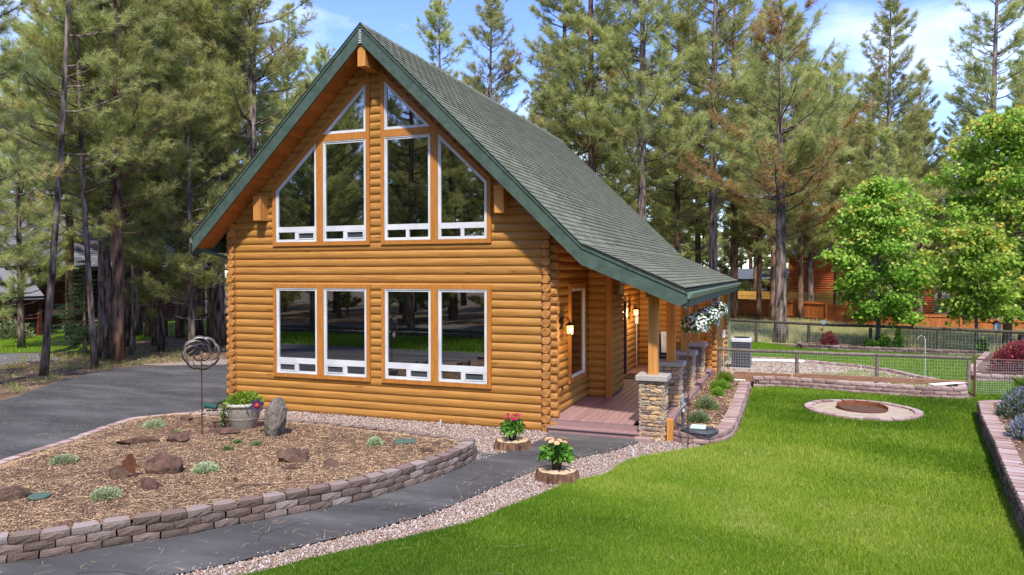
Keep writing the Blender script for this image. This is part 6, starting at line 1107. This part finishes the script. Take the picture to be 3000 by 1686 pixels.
put(pG, -20.44, 13.57, 'pine closest to the cabin left wall', 1.0)
put(pF, -28.76, 20.37, 'pale barked pine farther back on the lawn', .95); put(pG, -39.6, 29.25, 'sunlit orange trunked pine far across the lawn', 1.05)
for k, (u, d, pr2, sc, lab) in enumerate(((205, 33, pB, 1.0, 'pine behind the dark red house corner'), (60, 30, pH, 1.0, 'young pine left of the leaning trunk'), (560, 27.5, pH, 1.0, 'young pine with low boughs beside the eave'), (470, 29, pH, .95, 'young pine with low boughs left of the eave'), (640, 31, pA, 1.05, 'dense pine rising beside the left roof edge'), (745, 30, pF, 1.0, 'tall pine with visible upper trunk left of the gable'), (845, 44, pB, .95, 'pine crown showing over the left roof slope'), (955, 52, pD, .93, 'small pine top left of the gable peak'), (395, 36, pA, 1.05, 'dense pine deep in the left grove'), (300, 42, pG, 1.0, 'tall pine behind the left grove'), (120, 46, pF, 1.0, 'open pine against the sky at the far left'),
    (1290, 48, pD, 1.02, 'left of two conical pines rising behind the roof ridge'), (1440, 45, pD, 1.0, 'right of two conical pines rising behind the roof ridge'), (1560, 50, pB, .8, 'shorter pine behind the roof right of the conical pair'), (1655, 43, pG, 1.05, 'tall pine close right of the sky gap'), (1735, 39, pG, 1.1, 'tall pine with dark trunk behind the roof slope'), (1880, 37, pF, 1.05, 'tall pine with pale trunk behind the lower roof'), (1985, 44, pB, 1.12, 'dense pine behind the porch roof'), (2090, 40, pF, 1.08, 'tall open pine above the porch eave'), (2150, 47, pG, 1.0, 'pine right above the porch eave corner'),
    (1605, 57, pA, .92, 'dense pine at the right edge of the sky gap'), (1800, 53, pA, 1.1, 'dense pine between the dark and pale trunks'), (1935, 58, pB, 1.12, 'dense pine behind the porch roof crowns'), (2045, 55, pA, 1.1, 'dense pine filling the gap above the porch roof'), (2215, 57, pB, 1.05, 'dense pine left behind the browned pine'), (2370, 55, pA, .98, 'dense pine right behind the browned pine'), (2510, 60, pB, .9, 'dense pine behind the narrow conical one'), (2555, 54, pA, .95, 'dense pine behind the smaller maple crown'), (2690, 50, pB, .85, 'dense pine in the gap between the maples'), (2835, 57, pA, .85, 'dense pine behind the large maple'), (2975, 54, pA, .95, 'dense pine above the large maple at the edge'), (2450, 47, pB, .85, 'pine between browned pine and smaller maple'), (2600, 45, pD, .98, 'narrow conical pine above the smaller maple'), (2700, 50, pH, 1.15, 'young pine behind the smaller maple'), (2790, 52, pB, .72, 'short pine between the two maples'), (2905, 46, pF, 1.05, 'open pine with stacked bare limbs above the large maple'), (3040, 50, pG, 1.0, 'pine at the right photo edge'), (2660, 60, pA, .8, 'pine behind the fence between the maples'))):
    put(pr2, *uv(u, d), lab, sc)
put(pE, 4.11, 21.07, 'big pine with browned top and grey trunk right of the cabin', 1.0, 1.0)
for (x, y, pr2, sc, lab) in ((2.72, 35.3, pB, .9, 'dark trunked pine before the red fence near the eave'), (3.66, 31.8, pG, .9, 'orange trunked pine left of the big grey trunk'), (5.13, 34.8, pB, .85, 'reddish trunked pine right of the big grey trunk'), (5.73, 35.6, pA, .85, 'grey trunked pine before the orange log house'), (8.74, 33.0, pA, .62, 'short pine trunk behind the smaller maple'), (9.35, 31.0, pH, .9, 'young pine behind the smaller maple trunk')): put(pr2, x, y, lab, sc)
k = 0
for u in np.linspace(-40, 3040, 44):
    d = 58+(k*37 % 34); sc = .78+.25*((k*29) % 10)/10; k += 1
    if 820 < u < 1250: sc *= .72
    put((fA, fB, fC)[k % 3], *uv(u+rnd(-25, 25), d), 'tall pine standing deep in the forest background', sc)
for u in list(np.linspace(-20, 1900, 26))+list(np.linspace(1950, 3030, 34)):
    k += 1; put(fD, *uv(u+rnd(-30, 30), (54 if k % 2 else 70)+(k*41 % 30)), 'young pine of the understorey deep in the forest', .8+.5*((k*13) % 7)/7)
# pines across the road, mirrored in the windows
k = 0
for yy, hi in ((-25.5, 0), (-30, 0), (-36, 0), (-43, 1), (-51, 1)):
    for x in np.arange(-66, 14, 4.6):
        k += 1; x_, y_ = x+rnd(-1.4, 1.4)+(2 if k % 2 else 0), yy+rnd(-1.6, 1.6)
        if yy > -27 and k % 3 == 0: continue
        pr2 = (pA, fD, pB, pH, fD)[k % 5] if not hi else (fB, fD)[k % 2]
        put(pr2, x_, y_, 'dense pine across the road, seen only mirrored in the cabin windows', 1.0+.35*((k*7) % 5)/5)
for k, (x, y) in enumerate(((-20, -20.6), (-30, -15.5), (-36, -12), (-26, -13.5), (-42, -18), (-46, -10), (-40, -5), (-14.5, -21.5), (-9, -22.5))): put((pA, pB)[k % 2], x, y, 'tall pine along the road, seen only mirrored in the cabin windows', 1.0)
for k, x in enumerate(np.linspace(-50, 8, 30)): put(fD, x+rnd(-.8, .8), -28.5-(k*5 % 11), 'low young pine across the road, seen only mirrored in the cabin windows', .42+.3*((k*3) % 5)/5)
t = thing('split_rail', 'low zigzag log rail fence across the road mirrored in the windows', 'fence', (-20, -17.2, 0))
for k in range(12):
    for j in range(2): MB().tube([(k*3-16, .4*(k % 2), .18+.22*j), (k*3-12.8, .4*((k+1) % 2), .20+.22*j)], .09, 7).build('rail', 'raildark', t)
# spruce
rng = np.random.default_rng(5); t = thing('spruce_tree', 'small blue green spruce beside the dark red house', 'tree', (-20.6, 7.06, 0)); H = 3.6; pos = []; dr = []; br = MB(); MB().tube([(0, 0, 0), (0, 0, H)], [.08, .01], 7).build('trunk', 'bark', t); z = .15
while z < H:
    s = z/H; R = 1.35*(1-s)+.08
    for _ in range(9):
        a = rng.uniform(0, 6.28); h = np.array([math.cos(a), math.sin(a), 0]); L = R*rng.uniform(.8, 1.1); br.tube([(0, 0, z), h*L+np.array([0, 0, z-.18*L])], [.012, .004], 3, False)
        for q in np.linspace(.25, 1, max(3, int(L*8))):
            for sg in (-1, 0, 1): b = a+sg*.9; d_ = np.array([math.cos(b), math.sin(b), -.12]); pos.append(h*L*q+np.array([0, 0, z-.18*L*q])+d_*.13*abs(sg)); dr.append(d_)
    z += .16
br.build('limbs', 'bark', t); link(bpy.data.objects.new('crown', needles('crown', np.array(pos), np.array(dr), np.full(len(pos), .085), rng.normal(.5, .15, len(pos)), 14, .016, 'spruce', rng)), t)
# maples
def maple(name, label, seed, H, zc, R, tr, nb, nl, leaf, loc):
    rng = np.random.default_rng(seed); t = thing(name, label, 'tree', loc, rng.uniform(0, 6), 'maples by the far fence'); w_ = MB(); w_.tube([(0, 0, 0), (.03, 0, H*.25), (-.03, .03, H*.55), (0, 0, H*.93)], [tr*1.2, tr*.9, tr*.5, .015], 9); w_.build('trunk', 'barkmaple', t, True); br = MB(); C = []; D = []; Q = []
    for k in range(nb):
        s = (k+.5)/nb; z = zc+(H-zc)*s*.93; a = k*2.4+rng.uniform(-.4, .4); prof = (math.sin(math.pi*min(1, (s*.86+.16)))**.65); L = R*prof*rng.uniform(.6, 1.22); h = np.array([math.cos(a), math.sin(a), 0]); up = -.02+.75*s+rng.uniform(-.15, .15); pt = lambda q: np.array([0, 0, z])+h*L*q+np.array([0, 0, L*up*q*(1-.25*q)]); br.tube([pt(q) for q in (0, .3, .6, 1)], [.012+.012*L, .009+.006*L, .010, .004], 5, False)
        for j in range(int(5+L*5)):
            q = 1-rng.random()**1.4*.75; p = pt(q)+rng.normal(0, .16, 3)*np.array([1, 1, .8])+np.cross(h, [0, 0, 1])*rng.normal(0, .28)*L*.5; br.tube([pt(q*.92), p], [.005, .003], 3, False); n = int(nl*rng.uniform(.7, 1.3)); off = rng.normal(0, 1, (n, 3))*np.array([.19, .19, .09]); off[:, 2] -= .9*(off[:, 0]**2+off[:, 1]**2); ct_ = rng.normal(0, .16)
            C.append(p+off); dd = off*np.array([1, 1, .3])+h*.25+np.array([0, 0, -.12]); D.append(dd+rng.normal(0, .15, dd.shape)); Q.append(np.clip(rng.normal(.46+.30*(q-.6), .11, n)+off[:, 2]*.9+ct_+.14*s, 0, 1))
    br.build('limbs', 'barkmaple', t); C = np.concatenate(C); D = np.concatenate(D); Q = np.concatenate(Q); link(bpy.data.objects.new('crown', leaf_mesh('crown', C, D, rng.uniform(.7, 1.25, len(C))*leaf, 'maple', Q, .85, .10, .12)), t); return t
maple('maple_tree', 'smaller bright green maple behind the back lawn fence', 3, 7.1, 1.3, 1.85, .085, 46, 24, .150, (7.75, 19.0, 0)); maple('maple_tree', 'large yellow green maple at the right photo edge', 4, 10.2, 1.4, 2.75, .15, 64, 26, .165, (12.75, 21.6, 0)); maple('maple_tree', 'thin trunked young maple in front of the large one', 6, 5.0, 1.5, 1.15, .06, 24, 24, .15, (11.0, 18.3, 0))
